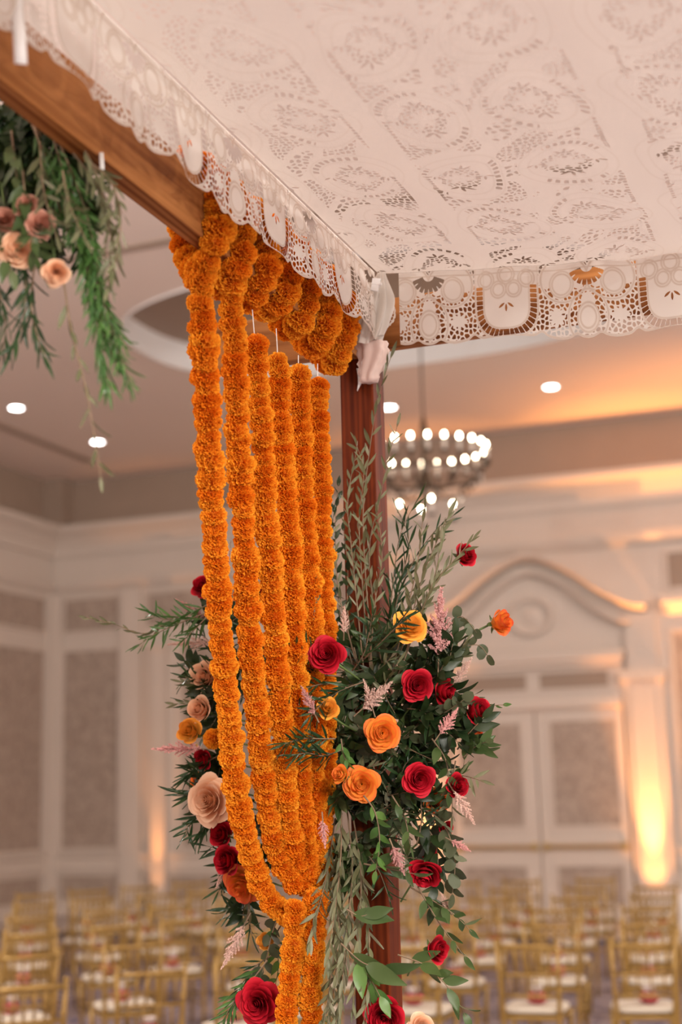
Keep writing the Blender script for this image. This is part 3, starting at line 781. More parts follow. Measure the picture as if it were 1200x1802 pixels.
# gathered corner: pleated bunch knotted round the post top
SATIN = plain('blush_satin', (.80,.64,.58), .5, noise=.04, nscale=40.)
def corner_bunch():
    c0 = Vector((-1.165, 3.385, 3.275))
    b = MB()
    def f(u, v):
        a = 2*PI*u
        ax = .010+.030*math.sin(min(1, v*1.25)*PI*.62); ay = .008+.014*v
        pl = 1+(.30*math.sin(7*a+2*v)+.20*math.sin(12*a-1+v))*min(1, v*2+.2)
        if v > .86: ax *= 1-.9*(v-.86); 
        px = c0.x-.035*v+ax*math.cos(a)*pl; py = c0.y-.02*v+ay*math.sin(a)*pl-.01
        return (px, py, c0.z-.190*v+.012*math.cos(2*a)*v)
    b.grid(f, 84, 26); return b.obj('gathered_corner', LACE, lace, True)
corner_bunch()
def corner_flap():
    h = .0016; U = np.arange(-.088, .088, h); V = np.arange(.0, .172, h)
    uu, vv = np.meshgrid(U, V); F, K = border(uu, vv)
    rr = (np.abs(uu/.0705)**2.6+np.abs(np.maximum(vv-.085,0)/.0705)**2.6)**(1/2.6)
    F = np.minimum(F, .015-(rr-1)*.0705)
    o0 = at(652, 500, 3.372)
    def mp(u, t):
        w = .30+.36*np.sin(np.clip(t/.17, 0, 1)*PI*.75)
        x = o0.x+u*w+.10*t; y = o0.y-.006-.02*t+.010*np.cos(u/.0705*2.2)*-1+.004*np.sin(u*90); z = o0.z-t*.86+.10*u*(t/.17)
        return np.stack([x, y, z], 1)
    inst('corner_flap', march(F, U, V, K, mp, 'corner_flap', LACE), lace)
corner_flap()
def satin_tail():
    b = MB(); p0 = at(652, 603, 3.372); p1 = at(654, 672, 3.395)
    def f(u, v):
        a = 2*PI*u; w = .040*(1-.45*v**2)+.003*math.sin(9*v*PI); pl = 1+.15*math.sin(6*a+3*v)
        p = p0.lerp(p1, v); return (p.x+w*math.cos(a)*pl+.006*math.sin(5*v), p.y+.018*math.sin(a)*pl, p.z)
    b.grid(f, 40, 12); b.f.append(tuple(range(len(b.v)-41, len(b.v)-1))); return b.obj('knotted_tail', SATIN, lace, True)
satin_tail()
RIB = plain('white_ribbon', (.86,.86,.86), .45)
def ribbon(name, pts, w, label, cat='tie', twist=0.3):
    b = MB(); n = len(pts)
    for i, p in enumerate(pts):
        t = twist*i; b.v += [tuple(Vector(p)+CR*(w*math.cos(t)/2)+CF*(w*math.sin(t)/2)), tuple(Vector(p)-CR*(w*math.cos(t)/2)-CF*(w*math.sin(t)/2))]
    for i in range(n-1): b.f.append((2*i, 2*i+1, 2*i+3, 2*i+2))
    o = b.obj(name, RIB, None, True); md = o.modifiers.new('thick', 'SOLIDIFY'); md.thickness = .0012
    return tag(o, label, cat)
ribbon('ribbon_tie', [at(632,648,3.41), at(634,662,3.405), at(633,676,3.41), at(629,688,3.41)], .014, 'short white satin ribbon end hanging from the knotted lace corner', twist=.5)
ribbon('ribbon_tie', [at(27,-30,1.72), at(30,20,1.70), at(34,60,1.69), at(37,112,1.685)], .019, 'long white fabric tie hanging over the beam at upper left', twist=.1)
ribbon('ribbon_tie', [atX(178,268,-1.248), atX(179,284,-1.246), atX(180,300,-1.247), atX(180,315,-1.25)], .008, 'small white tie on the underside of the beam above hanging leaves', twist=.15)
clip = empty('cloth_clip', at(662,497,3.335)); tag(clip, 'white plastic clip holding the lace corner to the post', 'clip')
CLP = plain('white_plastic', (.84,.84,.84), .3)
o = MB().box(-.011,.011,-.004,.004,-.006,.010).obj('jaw', CLP, clip); o.rotation_euler = (0,.15,.2)
o = MB().box(-.010,.010,-.004,.004,-.024,-.008).obj('jaw', CLP, clip); o.rotation_euler = (0,.25,.2)
MB().tube([(-.012,0,-.007),(.014,0,-.006)], .0045, 8).obj('hinge', CLP, clip)

# ------------------------------------------------------------------ marigold garlands
def marigoldmat():
    m, nt, b = newmat('marigold_petals')
    a = N(nt, 'ShaderNodeAttribute'); a.attribute_name = 'tip'
    oi = N(nt, 'ShaderNodeObjectInfo')
    rp = N(nt, 'ShaderNodeValToRGB'); rp.color_ramp.elements[0].color = (.92,.29,.012,1); rp.color_ramp.elements[1].color = (1.0,.48,.035,1)
    nt.links.new(oi.outputs['Random'], rp.inputs[0])
    mx = N(nt, 'ShaderNodeMixRGB'); mx.inputs[1].default_value = (.80,.19,.006,1); nt.links.new(rp.outputs[0], mx.inputs[2]); nt.links.new(a.outputs['Fac'], mx.inputs[0])
    nt.links.new(mx.outputs[0], b.inputs['Base Color']); b.inputs['Roughness'].default_value = .6; b.inputs['Specular IOR Level'].default_value = .2
    tr = N(nt, 'ShaderNodeBsdfTranslucent'); nt.links.new(mx.outputs[0], tr.inputs[0])
    ms = N(nt, 'ShaderNodeMixShader'); ms.inputs[0].default_value = .3
    out = nt.nodes['Material Output']; nt.links.new(b.outputs[0], ms.inputs[1]); nt.links.new(tr.outputs[0], ms.inputs[2]); nt.links.new(ms.outputs[0], out.inputs[0])
    return m
MARI = marigoldmat(); MCORE = plain('marigold_core', (.45,.10,.005), .8)
CALYX = plain('green_calyx', (.10,.17,.05), .6)
def addattr(me, vals):
    a = me.attributes.new('tip', 'FLOAT', 'POINT'); a.data.foreach_set('value', vals)
def marigold_mesh(seed):
    R = random.Random(seed); v = []; f = []; tip = []
    n = 300; A, B = .0270, .0185
    for k in range(n):
        z = 1-2*(k+.5)/n; z = math.copysign(abs(z)**1.15, z); ph = k*2.39996+R.uniform(-.2,.2)
        s = math.sqrt(max(0, 1-z*z)); d = Vector((s*math.cos(ph), s*math.sin(ph), z))
        P = Vector((d.x*A, d.y*A, d.z*B)); out = Vector((d.x*1.1, d.y*1.1, d.z*.75)).normalized()
        t1 = out.cross(Vector((R.uniform(-1,1), R.uniform(-1,1), R.uniform(-1,1)))).normalized(); t2 = out.cross(t1)
        w = R.uniform(.0036,.0054); L = R.uniform(.0095,.0140)
        q = len(v)
        for j in range(3):
            t = j/2
            for i in range(4):
                a = i/3*2-1
                bend = (a*a*.6+(.35 if (i+j) % 2 else -.2)*t)*.0035
                p = P*.62 + out*(L*(t-.05)*(1-.12*a*a)) + t1*(a*w*(.35+.75*t)) + t2*bend + out*(R.uniform(-.0009,.0013)*t)
                v.append(tuple(p)); tip.append(.15+.85*t)
        for j in range(2):
            for i in range(3): r = q+j*4+i; f.append((r, r+1, r+5, r+4))
    # inner core
    q = len(v); b = MB(); b.lathe([(.001,-.013),(.014,-.010),(.020,0),(.014,.010),(.001,.013)], 10)
    v += b.v; f += [tuple(i+q for i in x) for x in b.f]; tip += [0.0]*len(b.v)
    me = bpy.data.meshes.new('marigold'); me.from_pydata(v, [], f); me.materials.append(MARI); addattr(me, tip); return me
MG = [marigold_mesh(i) for i in range(6)]
CAL = MB().lathe([(.001,.006),(.006,.004),(.008,0),(.004,-.004)], 8).mesh('calyx', CALYX)
def resample(pts, step):
    pts = [Vector(p) for p in pts]
    # catmull-rom dense
    d = []
    for i in range(len(pts)-1):
        p0, p1, p2, p3 = pts[max(i-1,0)], pts[i], pts[i+1], pts[min(i+2,len(pts)-1)]
        for k in range(16):
            t = k/16; d.append(.5*((2*p1)+(-p0+p2)*t+(2*p0-5*p1+4*p2-p3)*t*t+(-p0+3*p1-3*p2+p3)*t**3))
    d.append(pts[-1]); out = [d[0]]; acc = 0
    for a, b in zip(d, d[1:]):
        L = (b-a).length; 
        while acc+L >= step:
            r = (step-acc)/L; a = a.lerp(b, r); out.append(a.copy()); L = (b-a).length; acc = 0
        acc += L
    return out
def garland(pts, label, step=.0265, scale=1.0, string_from=None):
    P = resample(pts, step); base = P[-1]
    r = empty('marigold_garland', base); tag(r, label, 'garland', 'marigold garlands')
    sp = ([Vector(string_from)] if string_from is not None else [])+P
    MB().tube([p-base for p in sp], .0012, 5).obj('string', STRING, r)
    for i, p in enumerate(P):
        d = P[min(i+1,len(P)-1)]-P[max(i-1,0)]
        s = scale*random.uniform(.86,1.17)
        mw = Matrix.Translation(p-base+rv(.0035)) @ frame_z(d+rv(.30)*d.length, random.uniform(0,6)) @ Matrix.Diagonal((s*random.uniform(.96,1.06), s, s*random.uniform(.95,1.15), 1))
        m = inst('marigold', random.choice(MG), r, mw)
        if i % 9 == 0: inst('calyx', CAL, m, Matrix.Translation((0,0,.017)))
    return r
def strand(px, ytop, ybot, label, string_from=None, step=.0265, scale=1.0):
    n = len(px); pts = []
    y0, y1 = px[0][1], px[-1][1]
    for x, y in px:
        t = (y-y0)/(y1-y0); pts.append(at(x, y, ytop+(ybot-ytop)*t**1.15))
    return garland(pts, label, step, scale, string_from)
strand([(352,488),(358,600),(364,720),(371,860),(378,960),(386,1080),(396,1200),(409,1330),(427,1450),(450,1535),(480,1588),(520,1612)], 2.56, 3.31, 'leftmost hanging marigold garland, nearest of the six strands', atX(350,455,-1.29), scale=1.06)
strand([(405,505),(413,640),(420,800),(430,945),(437,1080),(447,1200),(459,1310),(471,1420),(492,1510),(530,1570)], 2.69, 3.30, 'second hanging marigold garland from the left', atX(403,470,-1.29), scale=1.03)
strand([(449,606),(459,750),(469,900),(478,1040),(488,1180),(497,1290),(505,1400),(518,1500),(535,1570)], 2.82, 3.32, 'third hanging marigold garland from the left, on a visible white string', atX(444,545,-1.28))
strand([(489,634),(497,800),(508,950),(517,1100),(525,1250),(532,1400),(545,1560)], 2.95, 3.34, 'fourth hanging marigold garland from the left, below a white string', atX(486,578,-1.28))
strand([(525,660),(531,800),(540,950),(549,1100),(554,1250),(556,1400),(556,1560)], 3.08, 3.36, 'fifth hanging marigold garland from the left, second from the post', atX(525,625,-1.28))
strand([(559,678),(563,800),(568,950),(571,1100),(572,1250),(570,1400),(566,1560)], 3.20, 3.38, 'hanging marigold garland closest to the wooden post', atX(559,640,-1.28))
garland([at(520,1600,3.27), at(514,1680,3.275), at(508,1760,3.28), at(503,1860,3.285)], 'left marigold garland of the pair tied down the post at the bottom', scale=1.02)
garland([at(558,1585,3.30), at(553,1680,3.30), at(547,1760,3.305), at(541,1860,3.31)], 'right marigold garland of the pair tied down the post at the bottom', scale=1.02)
# garland wound round the beam
loops = []
for k in range(7):
    y = 2.50+.125*k
    hb = (.108 if k < 2 else .082)-.012*(k % 2)+(.02 if k > 4 else 0)
    for j in range(12):
        a = -2*PI*j/12+PI/2
        loops.append((-1.286+.056*math.cos(a), y+.125*j/12+.012*math.sin(a*2), 3.128+(.115 if math.sin(a) > 0 else hb)*math.sin(a)))
garland(loops, 'marigold garland wound in loops round the beam beside the post', .036, 1.22)

# ------------------------------------------------------------------ roses
RED = petalmat('red_rose', (.34,.004,.014), (.62,.012,.032), .6, .05)
ORANGE = petalmat('orange_rose', (.98,.50,.07), (.90,.13,.03), .55, .06, .08)
YELLOW = petalmat('yellow_rose', (.93,.52,.08), (.93,.36,.05), .55, .08, .06)
PEACH = petalmat('peach_rose', (.93,.52,.30), (.93,.66,.47), .55, .12, .05)
BICOL = petalmat('orange_red_rose', (.93,.36,.05), (.75,.06,.03), .55, .08, .1)
def petal_mesh(r, h, w, flare, droop, z0, seed, spiral=.10, cup=.62):
    R = random.Random(seed); n, mm = 8, 8; v = []; tip = []; f = []
    p1, p2 = R.uniform(0,6), R.uniform(0,6)
    for j in range(mm+1):
        t = j/mm
        for i in range(n+1):
            a = i/n*2-1
            tt = t*(1-.20*a*a-.06*a**4+.03*math.sin(4*a+p2))
            rad = r*(math.sin(min(1, tt*1.15)*PI/2)**cup)+flare*tt**3.2+.03*math.sin(3*a+p1)*t*t
            rad *= 1-spiral*a
            th = a*w*(.55+.45*math.sin(min(1, tt*1.3)*PI/2))
            z = z0+h*tt-droop*tt**5-.045*math.cos(2.8*a+p2)*t*t
            v.append((rad*math.cos(th), rad*math.sin(th), z)); tip.append(min(1, max(0, (tt-.58)/.42)*.9+.25*abs(a)**3*t))
    for j in range(mm):
        for i in range(n): q = j*(n+1)+i; f.append((q, q+1, q+n+2, q+n+1))
    me = bpy.data.meshes.new('petal'); me.from_pydata(v, [], f); me.polygons.foreach_set('use_smooth', [True]*len(f)); addattr(me, tip); return me
def heart_mesh(R0, top):
    v = []; f = []; tip = []; nu, nv = 64, 8
    for j in range(nv+1):
        t = j/nv
        for i in range(nu+1):
            u = i/nu; a = u*3.1*2*PI; r = .025+(R0-.025)*u
            rr = r*(.55+.45*t)+.045*t**5; z = -.35+(top-.10*u+.35+.018*math.sin(a*1.3+1))*t-.02*t**6
            v.append((rr*math.cos(a), rr*math.sin(a), z)); tip.append(max(0,(t-.7)/.3)*.7)
    for j in range(nv):
        for i in range(nu): q = j*(nu+1)+i; f.append((q, q+1, q+nu+2, q+nu+1))
    me = bpy.data.meshes.new('heart'); me.from_pydata(v, [], f); me.polygons.foreach_set('use_smooth', [True]*len(f)); addattr(me, tip); return me
def rose_set(kind):
    """list of (mesh, rotation) in unit radius, facing +Z"""
    out = []
    if kind == 'open': L = [(3,.07,1.10,1.9,.03,.0,-.50),(3,.15,1.12,1.5,.05,.01,-.52),(4,.25,1.09,1.2,.08,.03,-.54),(4,.36,1.03,1.05,.12,.06,-.57),(5,.50,.95,.95,.18,.10,-.60),(5,.64,.80,.85,.26,.16,-.62),(4,.70,.62,.85,.32,.20,-.62)]
    elif kind == 'half': L = [(3,.08,1.38,1.8,.02,.0,-.75),(3,.18,1.38,1.3,.05,.01,-.75),(4,.32,1.27,1.1,.08,.04,-.77),(5,.46,1.18,.95,.14,.08,-.79),(4,.58,1.00,.9,.28,.18,-.80)]
    else: L = [(3,.08,1.08,1.8,.03,.0,-.46),(3,.17,1.08,1.4,.07,.01,-.48),(4,.33,.99,1.1,.13,.04,-.5),(5,.48,.93,.95,.20,.08,-.52),(5,.62,.80,.85,.30,.16,-.55),(5,.76,.60,.78,.42,.26,-.56)]
    s = 0; L = [q for q in L if q[1] > .22]
    out.append((heart_mesh(.27, {'open':.56,'half':.62,'wide':.60}[kind]), random.uniform(0,6)))
    for li, (n, r, h, w, fl, dr, z0) in enumerate(L):
        for k in range(n):
            s += 1; out.append((petal_mesh(r, h, w, fl, dr, z0, s+li*31+len(kind)), 2*PI*k/n+li*1.1+random.uniform(-.12,.12)))
    return out
_cache = {}
def rset(kind, m):
    key = (kind, m.name)
    if key not in _cache:
        base = _cache.setdefault((kind, 0), rose_set(kind)); lst = []
        for me, rot in base:
            c = me.copy(); c.materials.append(m); lst.append((c, rot))
        _cache[key] = lst
    return _cache[key]
SEPAL = leafmat('sepal_green', (.10,.17,.05), (.14,.22,.07))
def sepal_mesh():
    b = MB()
    def f(u, v): a = u*2-1; w = .16*math.sin(PI*min(1, .2+.8*v))*(1-v*.6); return (.10+.48*v**.8, a*w, -.70-.10*math.sin(v*2.5)+.05*abs(a))
    b.grid(f, 2, 6); return b.mesh('sepal', SEPAL, True)
SEP = sepal_mesh()
HIP = MB().lathe([(.001,-.98),(.07,-.95),(.14,-.82),(.13,-.70),(.05,-.60)], 10).mesh('hip', SEPAL, True)
def facing(fx, fy): return (-CF + CR*fx + CU*fy).normalized()
def rose(px, py, Y, rpx, m, face, label, kind='open', cat='rose', stem_to=None):
    p = at(px, py, Y); depth = (p-CC).dot(CF); s = 1.10*rpx*depth/FPX
    d = facing(*face); base = frame_z(d, random.uniform(0,6))
    r = empty('rose', p); tag(r, label, cat, 'roses on the flower post')
    S = Matrix.Diagonal((s,s,s,1))
    for me, rot in rset(kind, m):
        inst('heart' if me.name.startswith('heart') else 'petal', me, r, base @ S @ Matrix.Rotation(rot, 4, 'Z') @ Matrix.Rotation(random.uniform(-.05,.05), 4, 'Y'))
    inst('hip', HIP, r, base @ S)
    for k in range(5): inst('sepal', SEP, r, base @ S @ Matrix.Rotation(2*PI*k/5+.3, 4, 'Z'))
    st0 = -d*(.95*s)
    tgt = Vector(stem_to)-p if stem_to is not None else st0-d*.05+Vector((0,0,-.03))
    mid = st0.lerp(tgt, .5)-d*.012
    MB().tube([st0, mid, tgt], [.0028,.0025,.0022], 6).obj('stem', STEM, r, True)
    return r
POSTC = lambda py, Y=3.42: at(640+.045*(py-650), py, Y)
roses = [
 (820,976,3.40,25,RED,(.75,.45),'red rose highest on the right, on a stem above pale olive leaves','half',(700,1090,3.45)),
 (884,1096,3.38,27,BICOL,(1.1,.25),'orange-red rose jutting out furthest right on a long bare stem','half',(790,1140,3.42)),
 (723,1101,3.27,30,YELLOW,(.25,.55),'golden yellow rose just right of the post above the pink plume','open',None),
 (574,1151,3.17,31,RED,(-.1,.25),'dark red rose at centre left beside the marigold strands','open',None),
 (735,1206,3.31,28,RED,(.1,.1),'red rose facing forward, left of a second red rose turned away','open',None),
 (783,1217,3.36,27,RED,(.9,-.1),'red rose turned to the right behind the forward facing red rose','half',None),
 (844,1252,3.37,32,RED,(.75,.55),'large pointed red rose at the right edge of the flowers','half',None),
 (832,1281,3.40,24,BICOL,(.5,-.4),'orange rose tucked under the large pointed red rose','open',None),
 (577,1246,3.18,23,YELLOW,(.2,.45),'small yellow rose below the dark red rose at centre left','half',None),
 (673,1290,3.27,31,ORANGE,(.05,.15),'orange rose with red edges at the centre of the post','open',None),
 (636,1380,3.25,31,ORANGE,(.0,.15),'open orange rose below the centre, beside an orange bud','open',None),
 (598,1363,3.20,19,ORANGE,(-.7,.5),'orange rosebud at the left of the open orange rose','half',None),
 (738,1372,3.28,28,RED,(.05,.1),'red rose right of centre, level with the open orange rose','open',None),
 (805,1383,3.34,25,RED,(.5,.35),'rounded red rose above the drooping pink plume at right','half',None),
 (771,1411,3.40,24,BICOL,(.4,.2),'orange rose half hidden behind leaves under the rounded red rose','open',None),
 (785,1456,3.40,17,RED,(.6,.2),'small red rosebud showing between leaves on the right','half',None),
 (747,1541,3.34,29,RED,(-.2,-.55),'red rose hanging face down behind green sepals at lower right','open',None),
 (771,1671,3.33,27,RED,(.85,.2),'red rose pointing right near the bottom of the post','half',None),
 (676,1792,3.27,34,RED,(-.1,-.05),'red rose cut by the bottom edge in front of the post','open',None),
 (741,1808,3.38,24,PEACH,(.2,.4),'peach rose cut by the bottom edge, right of the post','open',None),
 (792,1146,3.42,15,RED,(.6,.3),'red rosebud peeking out under the tall pink plume','half',None),
 (779,1300,3.42,18,RED,(.5,-.2),'red rosebud half hidden below the right pink plume','half',None),
 (752,1497,3.43,18,RED,(.1,.6),'red rosebud upright among dark leaves at lower right','half',None),
 (356,1032,3.47,24,RED,(-.4,.5),'red rose at the top left, behind the leftmost garland','half',None),
 (456,1046,3.55,18,RED,(-.2,.5),'red rosebud glimpsed between the second and third garlands','half',None),
 (359,1192,3.42,32,PEACH,(-.5,.35),'peach-orange rose at the left, partly behind the leftmost garland','open',None),
 (350,1248,3.38,27,PEACH,(-.55,.45),'pale peach rose above the yellow rose on the left','half',None),
 (333,1285,3.36,26,YELLOW,(-.4,.5),'yellow rose on the left edge of the flowers','half',None),
 (356,1337,3.40,21,RED,(-.6,.0),'red rose beside the horizontal pink plume on the left','half',None),
 (355,1376,3.46,22,ORANGE,(-.3,.5),'orange rose behind the big peach rose on the left','open',None),
 (368,1408,3.34,37,PEACH,(-.45,.25),'large ruffled peach rose on the left','wide',None),
 (388,1468,3.36,26,RED,(-.5,.4),'upper red rose of the pair below the big peach rose','half',None),
 (398,1514,3.34,31,RED,(-.7,.25),'lower red rose of the pair below the big peach rose','half',None),
 (425,1560,3.37,32,BICOL,(-.5,-.45),'orange rose facing down beside the curve of the leftmost garland','wide',None),
 (466,1656,3.40,17,YELLOW,(-.3,.1),'small yellow-orange rosebud among round leaves at lower left','half',None),
 (453,1766,3.33,34,RED,(-.35,.15),'red rose at the bottom left, beside the tied garlands','wide',None),
]
for (px, py, Y, r_, m, fc, lb, kd, stt) in roses:
    tgt = at(*stt) if stt else POSTC(py+70, 3.43).lerp(at(px, py, Y), .35)
    rose(px, py, Y, r_, m, fc, lb, kd, stem_to=tgt)
# loose marigold and a little white bloom on the left
p = at(375,1300,3.36); o = inst('marigold_flower', MG[0], None, Matrix.Translation(p) @ frame_z(facing(-.2,.2)) @ Matrix.Diagonal((.95,.95,1.2,1))); tag(o, 'single round orange marigold beside the yellow rose on the left', 'marigold')
WPET = plain('white_petal', (.86,.84,.80), .5)
wf = empty('white_blossom', at(346,1312,3.38)); tag(wf, 'small white blossom between yellow rose and pink plume on the left', 'blossom')
bm_ = MB(); bm_.grid(lambda u, v: ((u*2-1)*.006*math.sin(PI*(.1+.85*v)), .016*v, .005*v*v), 3, 4); pm_ = bm_.mesh('petal', WPET, True)
for k in range(7): inst('petal', pm_, wf, frame_z(facing(-.3,.2)) @ Matrix.Rotation(2*PI*k/7, 4, 'Z') @ Matrix.Rotation(.4, 4, 'X'))
MB().lathe([(.001,.006),(.004,.004),(.005,0)], 8).obj('eye', plain('yellow_eye', (.8,.6,.1), .6), wf).matrix_basis = frame_z(facing(-.3,.2))

# ------------------------------------------------------------------ astilbe plumes
PINK = plain('pink_astilbe', (.78,.42,.40), .8, var=.15)
CREAMP = plain('cream_pink_astilbe', (.78,.55,.47), .8, var=.1)
def astilbe_mesh(seed, m):
    R = random.Random(seed); b = MB()
    def floret(p, s):
        q = len(b.v)
        for k in range(5):
            d = Vector((R.uniform(-1,1),R.uniform(-1,1),R.uniform(-1,1))).normalized(); e = d.cross(Vector((R.uniform(-1,1),R.uniform(-1,1),.5))).normalized()
            i = len(b.v); b.v += [tuple(p-e*s*.28), tuple(p+e*s*.28), tuple(p+d*s)]; b.f.append((i,i+1,i+2))
    for i in range(30):
        t = i/29; z = .10+.86*t; L = .42*(1-t)**.8*(.55+.45*min(1, t*6))+.05; ph = i*2.4+R.uniform(-.4,.4)
        d = Vector((math.cos(ph), math.sin(ph), .8+.6*t)).normalized(); o = Vector((0,0,z-.1))
        n = max(8, int(L*95))
        for k in range(n):
            u = k/n; p = o+d*(L*u)+Vector((0,0,-.05*u*u*(1-t)))+Vector((R.uniform(-1,1),R.uniform(-1,1),R.uniform(-1,1)))*(.030*(1-.5*u))
            floret(p, .050*(1-.35*u))
    for k in range(40): floret(Vector((R.uniform(-.03,.03),R.uniform(-.03,.03),.70+.32*k/40)), .042)
    return b.mesh('plume', m)
AST = {PINK: [astilbe_mesh(i, PINK) for i in range(3)], CREAMP: [astilbe_mesh(i+9, CREAMP) for i in range(3)]}
def astilbe(p0, p1, Y, label, m=PINK, fat=1.0, Y1=None):
    a = at(*p0, Y); c = at(*p1, Y1 if Y1 else Y); d = c-a; L = d.length
    r = empty('astilbe_plume', a); tag(r, label, 'astilbe', 'pink astilbe plumes')
    inst('plume', random.choice(AST[m]), r, frame_z(d, random.uniform(0,6)) @ Matrix.Diagonal((L*fat,L*fat,L,1)))
    MB().tube([-d*.35, d*.3, d*.95], [.0018,.0015,.0006], 5).obj('stem', TWIG, r)
for args in [
 ((772,1150),(776,1035),3.33,'tall pink astilbe plume right of the golden yellow rose',PINK,.75),
 ((800,1200),(830,1158),3.37,'small pink astilbe plume leaning right below the tall one',CREAMP,.8),
 ((605,1112),(606,1068),3.25,'tiny pale astilbe sprig at the post above the dark red rose',CREAMP,.8),
 ((640,1245),(690,1200),3.24,'cream pink astilbe plume between dark red and red roses',CREAMP,.85),
 ((655,1245),(640,1196),3.24,'upright cream pink astilbe tip left of the red roses',CREAMP,.6),
 ((775,1290),(806,1246),3.31,'pink astilbe plume left of the large pointed red rose',PINK,.85),
 ((553,1255),(530,1208),3.13,'pale pink astilbe sprig left of the small yellow rose',PINK,.8),
 ((568,1445),(572,1492),3.16,'small pink astilbe plume over the garlands at centre left',PINK,.8),
 ((692,1492),(712,1540),3.24,'small pink astilbe plume hanging before the post',PINK,.9),
 ((800,1395),(835,1450),3.32,'large drooping pink astilbe plume on the right',CREAMP,.75),
 ((795,1480),(828,1498),3.35,'pink astilbe plume near the small red rosebud on the right',PINK,.9),
 ((352,1318),(268,1318),3.36,'pink astilbe plume pointing left below the yellow rose',PINK,.55),
 ((370,1130),(296,1134),3.42,'cream astilbe plume pointing left above the peach-orange rose',CREAMP,.5),
 ((362,1090),(310,1055),3.46,'pink astilbe plume behind the needle leaves at upper left',PINK,.6),
 ((405,965),(402,1000),3.52,'pale astilbe sprig between the first two garlands',CREAMP,.6),
 ((396,1528),(380,1562),3.38,'pale pink astilbe tip left of the lower red rose',CREAMP,.8),
 ((428,1632),(390,1705),3.33,'drooping pale pink astilbe plume at lower left',CREAMP,.6),
 ((790,1600),(775,1570),3.37,'faint cream astilbe tip among leaves at lower right',CREAMP,.8),
 ((465,1170),(462,1130),3.52,'pale astilbe sprig glimpsed between second and third garlands',CREAMP,.6)]:
    astilbe(*args[:3], args[3], args[4], args[5])

# ------------------------------------------------------------------ foliage
LM = {
 'olive': leafmat('olive_leaf', (.125,.135,.06), (.21,.215,.115), .5, (.30,.30,.20)),
 'needle': leafmat('needle_leaf', (.015,.045,.015), (.036,.085,.026), .35),
 'bright': leafmat('bright_needle_leaf', (.045,.13,.03), (.095,.21,.05), .4),
 'dark': leafmat('dark_leaf', (.013,.032,.009), (.034,.058,.017), .4),
 'ruscus': leafmat('ruscus_leaf', (.045,.088,.025), (.085,.135,.040), .4, (.13,.18,.075)),
 'euca': leafmat('eucalyptus_leaf', (.055,.072,.034), (.10,.12,.058), .55, (.15,.17,.10)),
 'fresh': leafmat('fresh_leaf', (.065,.17,.035), (.12,.24,.05), .4),
}
def leaf_mesh(w, prof, m, fold=.25, curve=.18, name='leaf', nu=2, nv=6):
    b = MB()
    def f(u, v):
        a = u*2-1; ww = w*prof(v)
        return (a*ww, v, fold*abs(a)*ww - curve*v*v + .02*math.sin(6*v+a*2))
    b.grid(f, nu, nv); return b.mesh(name, m, True)
lance = lambda v: max(.03, math.sin(PI*min(1, .04+.93*v))**.9)
ovate = lambda v: max(.03, math.sin(PI*min(1, (.03+.95*v)**.8)))
rnd = lambda v: max(.04, math.sqrt(max(0, 1-(2*v-1)**2)))
LF = {
 'olive': [leaf_mesh(.10, lance, LM['olive'], .3, c) for c in (.05,.2,-.1)],
 'needle': [leaf_mesh(.058, lance, LM['needle'], .3, c) for c in (.05,.25,-.12)],
 'bright': [leaf_mesh(.060, lance, LM['bright'], .3, c) for c in (.05,.25,-.12)],
 'dark': [leaf_mesh(.20, ovate, LM['dark'], .2, c) for c in (.05,.25)],
 'ruscus': [leaf_mesh(.205, ovate, LM['ruscus'], .2, c, nv=8) for c in (.08,.25,-.08)],
 'euca': [leaf_mesh(.42, rnd, LM['euca'], .1, c, nv=8) for c in (.08,.2)],
 'fresh': [leaf_mesh(.22, ovate, LM['fresh'], .2, c) for c in (.1,.3)],
}
def branch(pts, kind, n, size, label, ang=.8, name=None, stem=TWIG, srad=.0022, group=None, start=.12, jitter=.25, nrm=None, cat='foliage', droop=0.0):
    """pts: world points base->tip; leaves set alternately along the stem"""
    P = resample(pts, max(.004, sum((Vector(b)-Vector(a)).length for a, b in zip(pts, pts[1:]))/26))
    base = P[0]; r = empty(name or {'olive':'olive_branch','needle':'needle_leaf_branch','bright':'needle_leaf_branch','dark':'leafy_sprig','ruscus':'ruscus_branch','euca':'eucalyptus_branch','fresh':'leafy_sprig'}[kind], base)
    tag(r, label, cat, group)
    MB().tube([p-base for p in P], [srad*(1-.7*i/len(P)) for i in range(len(P))], 5).obj('stem', stem, r, True)
    for k in range(n):
        t = start+(1-start)*(k+.5)/n; i = min(int(t*(len(P)-1)), len(P)-2); p = P[i].lerp(P[i+1], t*(len(P)-1)-i)
        d = (P[i+1]-P[i]).normalized()
        side = Matrix.Rotation(k*2.4+random.uniform(-.5,.5), 3, d) @ d.orthogonal().normalized()
        if nrm is not None:
            q = d.cross(-CF).normalized(); side = (q*(1 if k % 2 else -1)+rv(.5)).normalized()
        a = ang+random.uniform(-jitter, jitter)
        dr = d*math.cos(a)+side*math.sin(a)+Vector((0,0,-droop))
        if k == n-1: dr = d
        s = size*random.uniform(.72,1.12)*(1-.25*t)
        nm = (-CF+rv(.8)+side.cross(d)*.5)
        inst('leaf', random.choice(LF[kind]), r, Matrix.Translation(p-base) @ frame_leaf(dr, nm) @ Matrix.Diagonal((s,s,s,1)))
    return r
def PB_(pxs, Y, Y1=None):
    n = len(pxs); return [at(x, y, Y+((Y1-Y)*i/(n-1) if Y1 else 0)) for i, (x, y) in enumerate(pxs)]
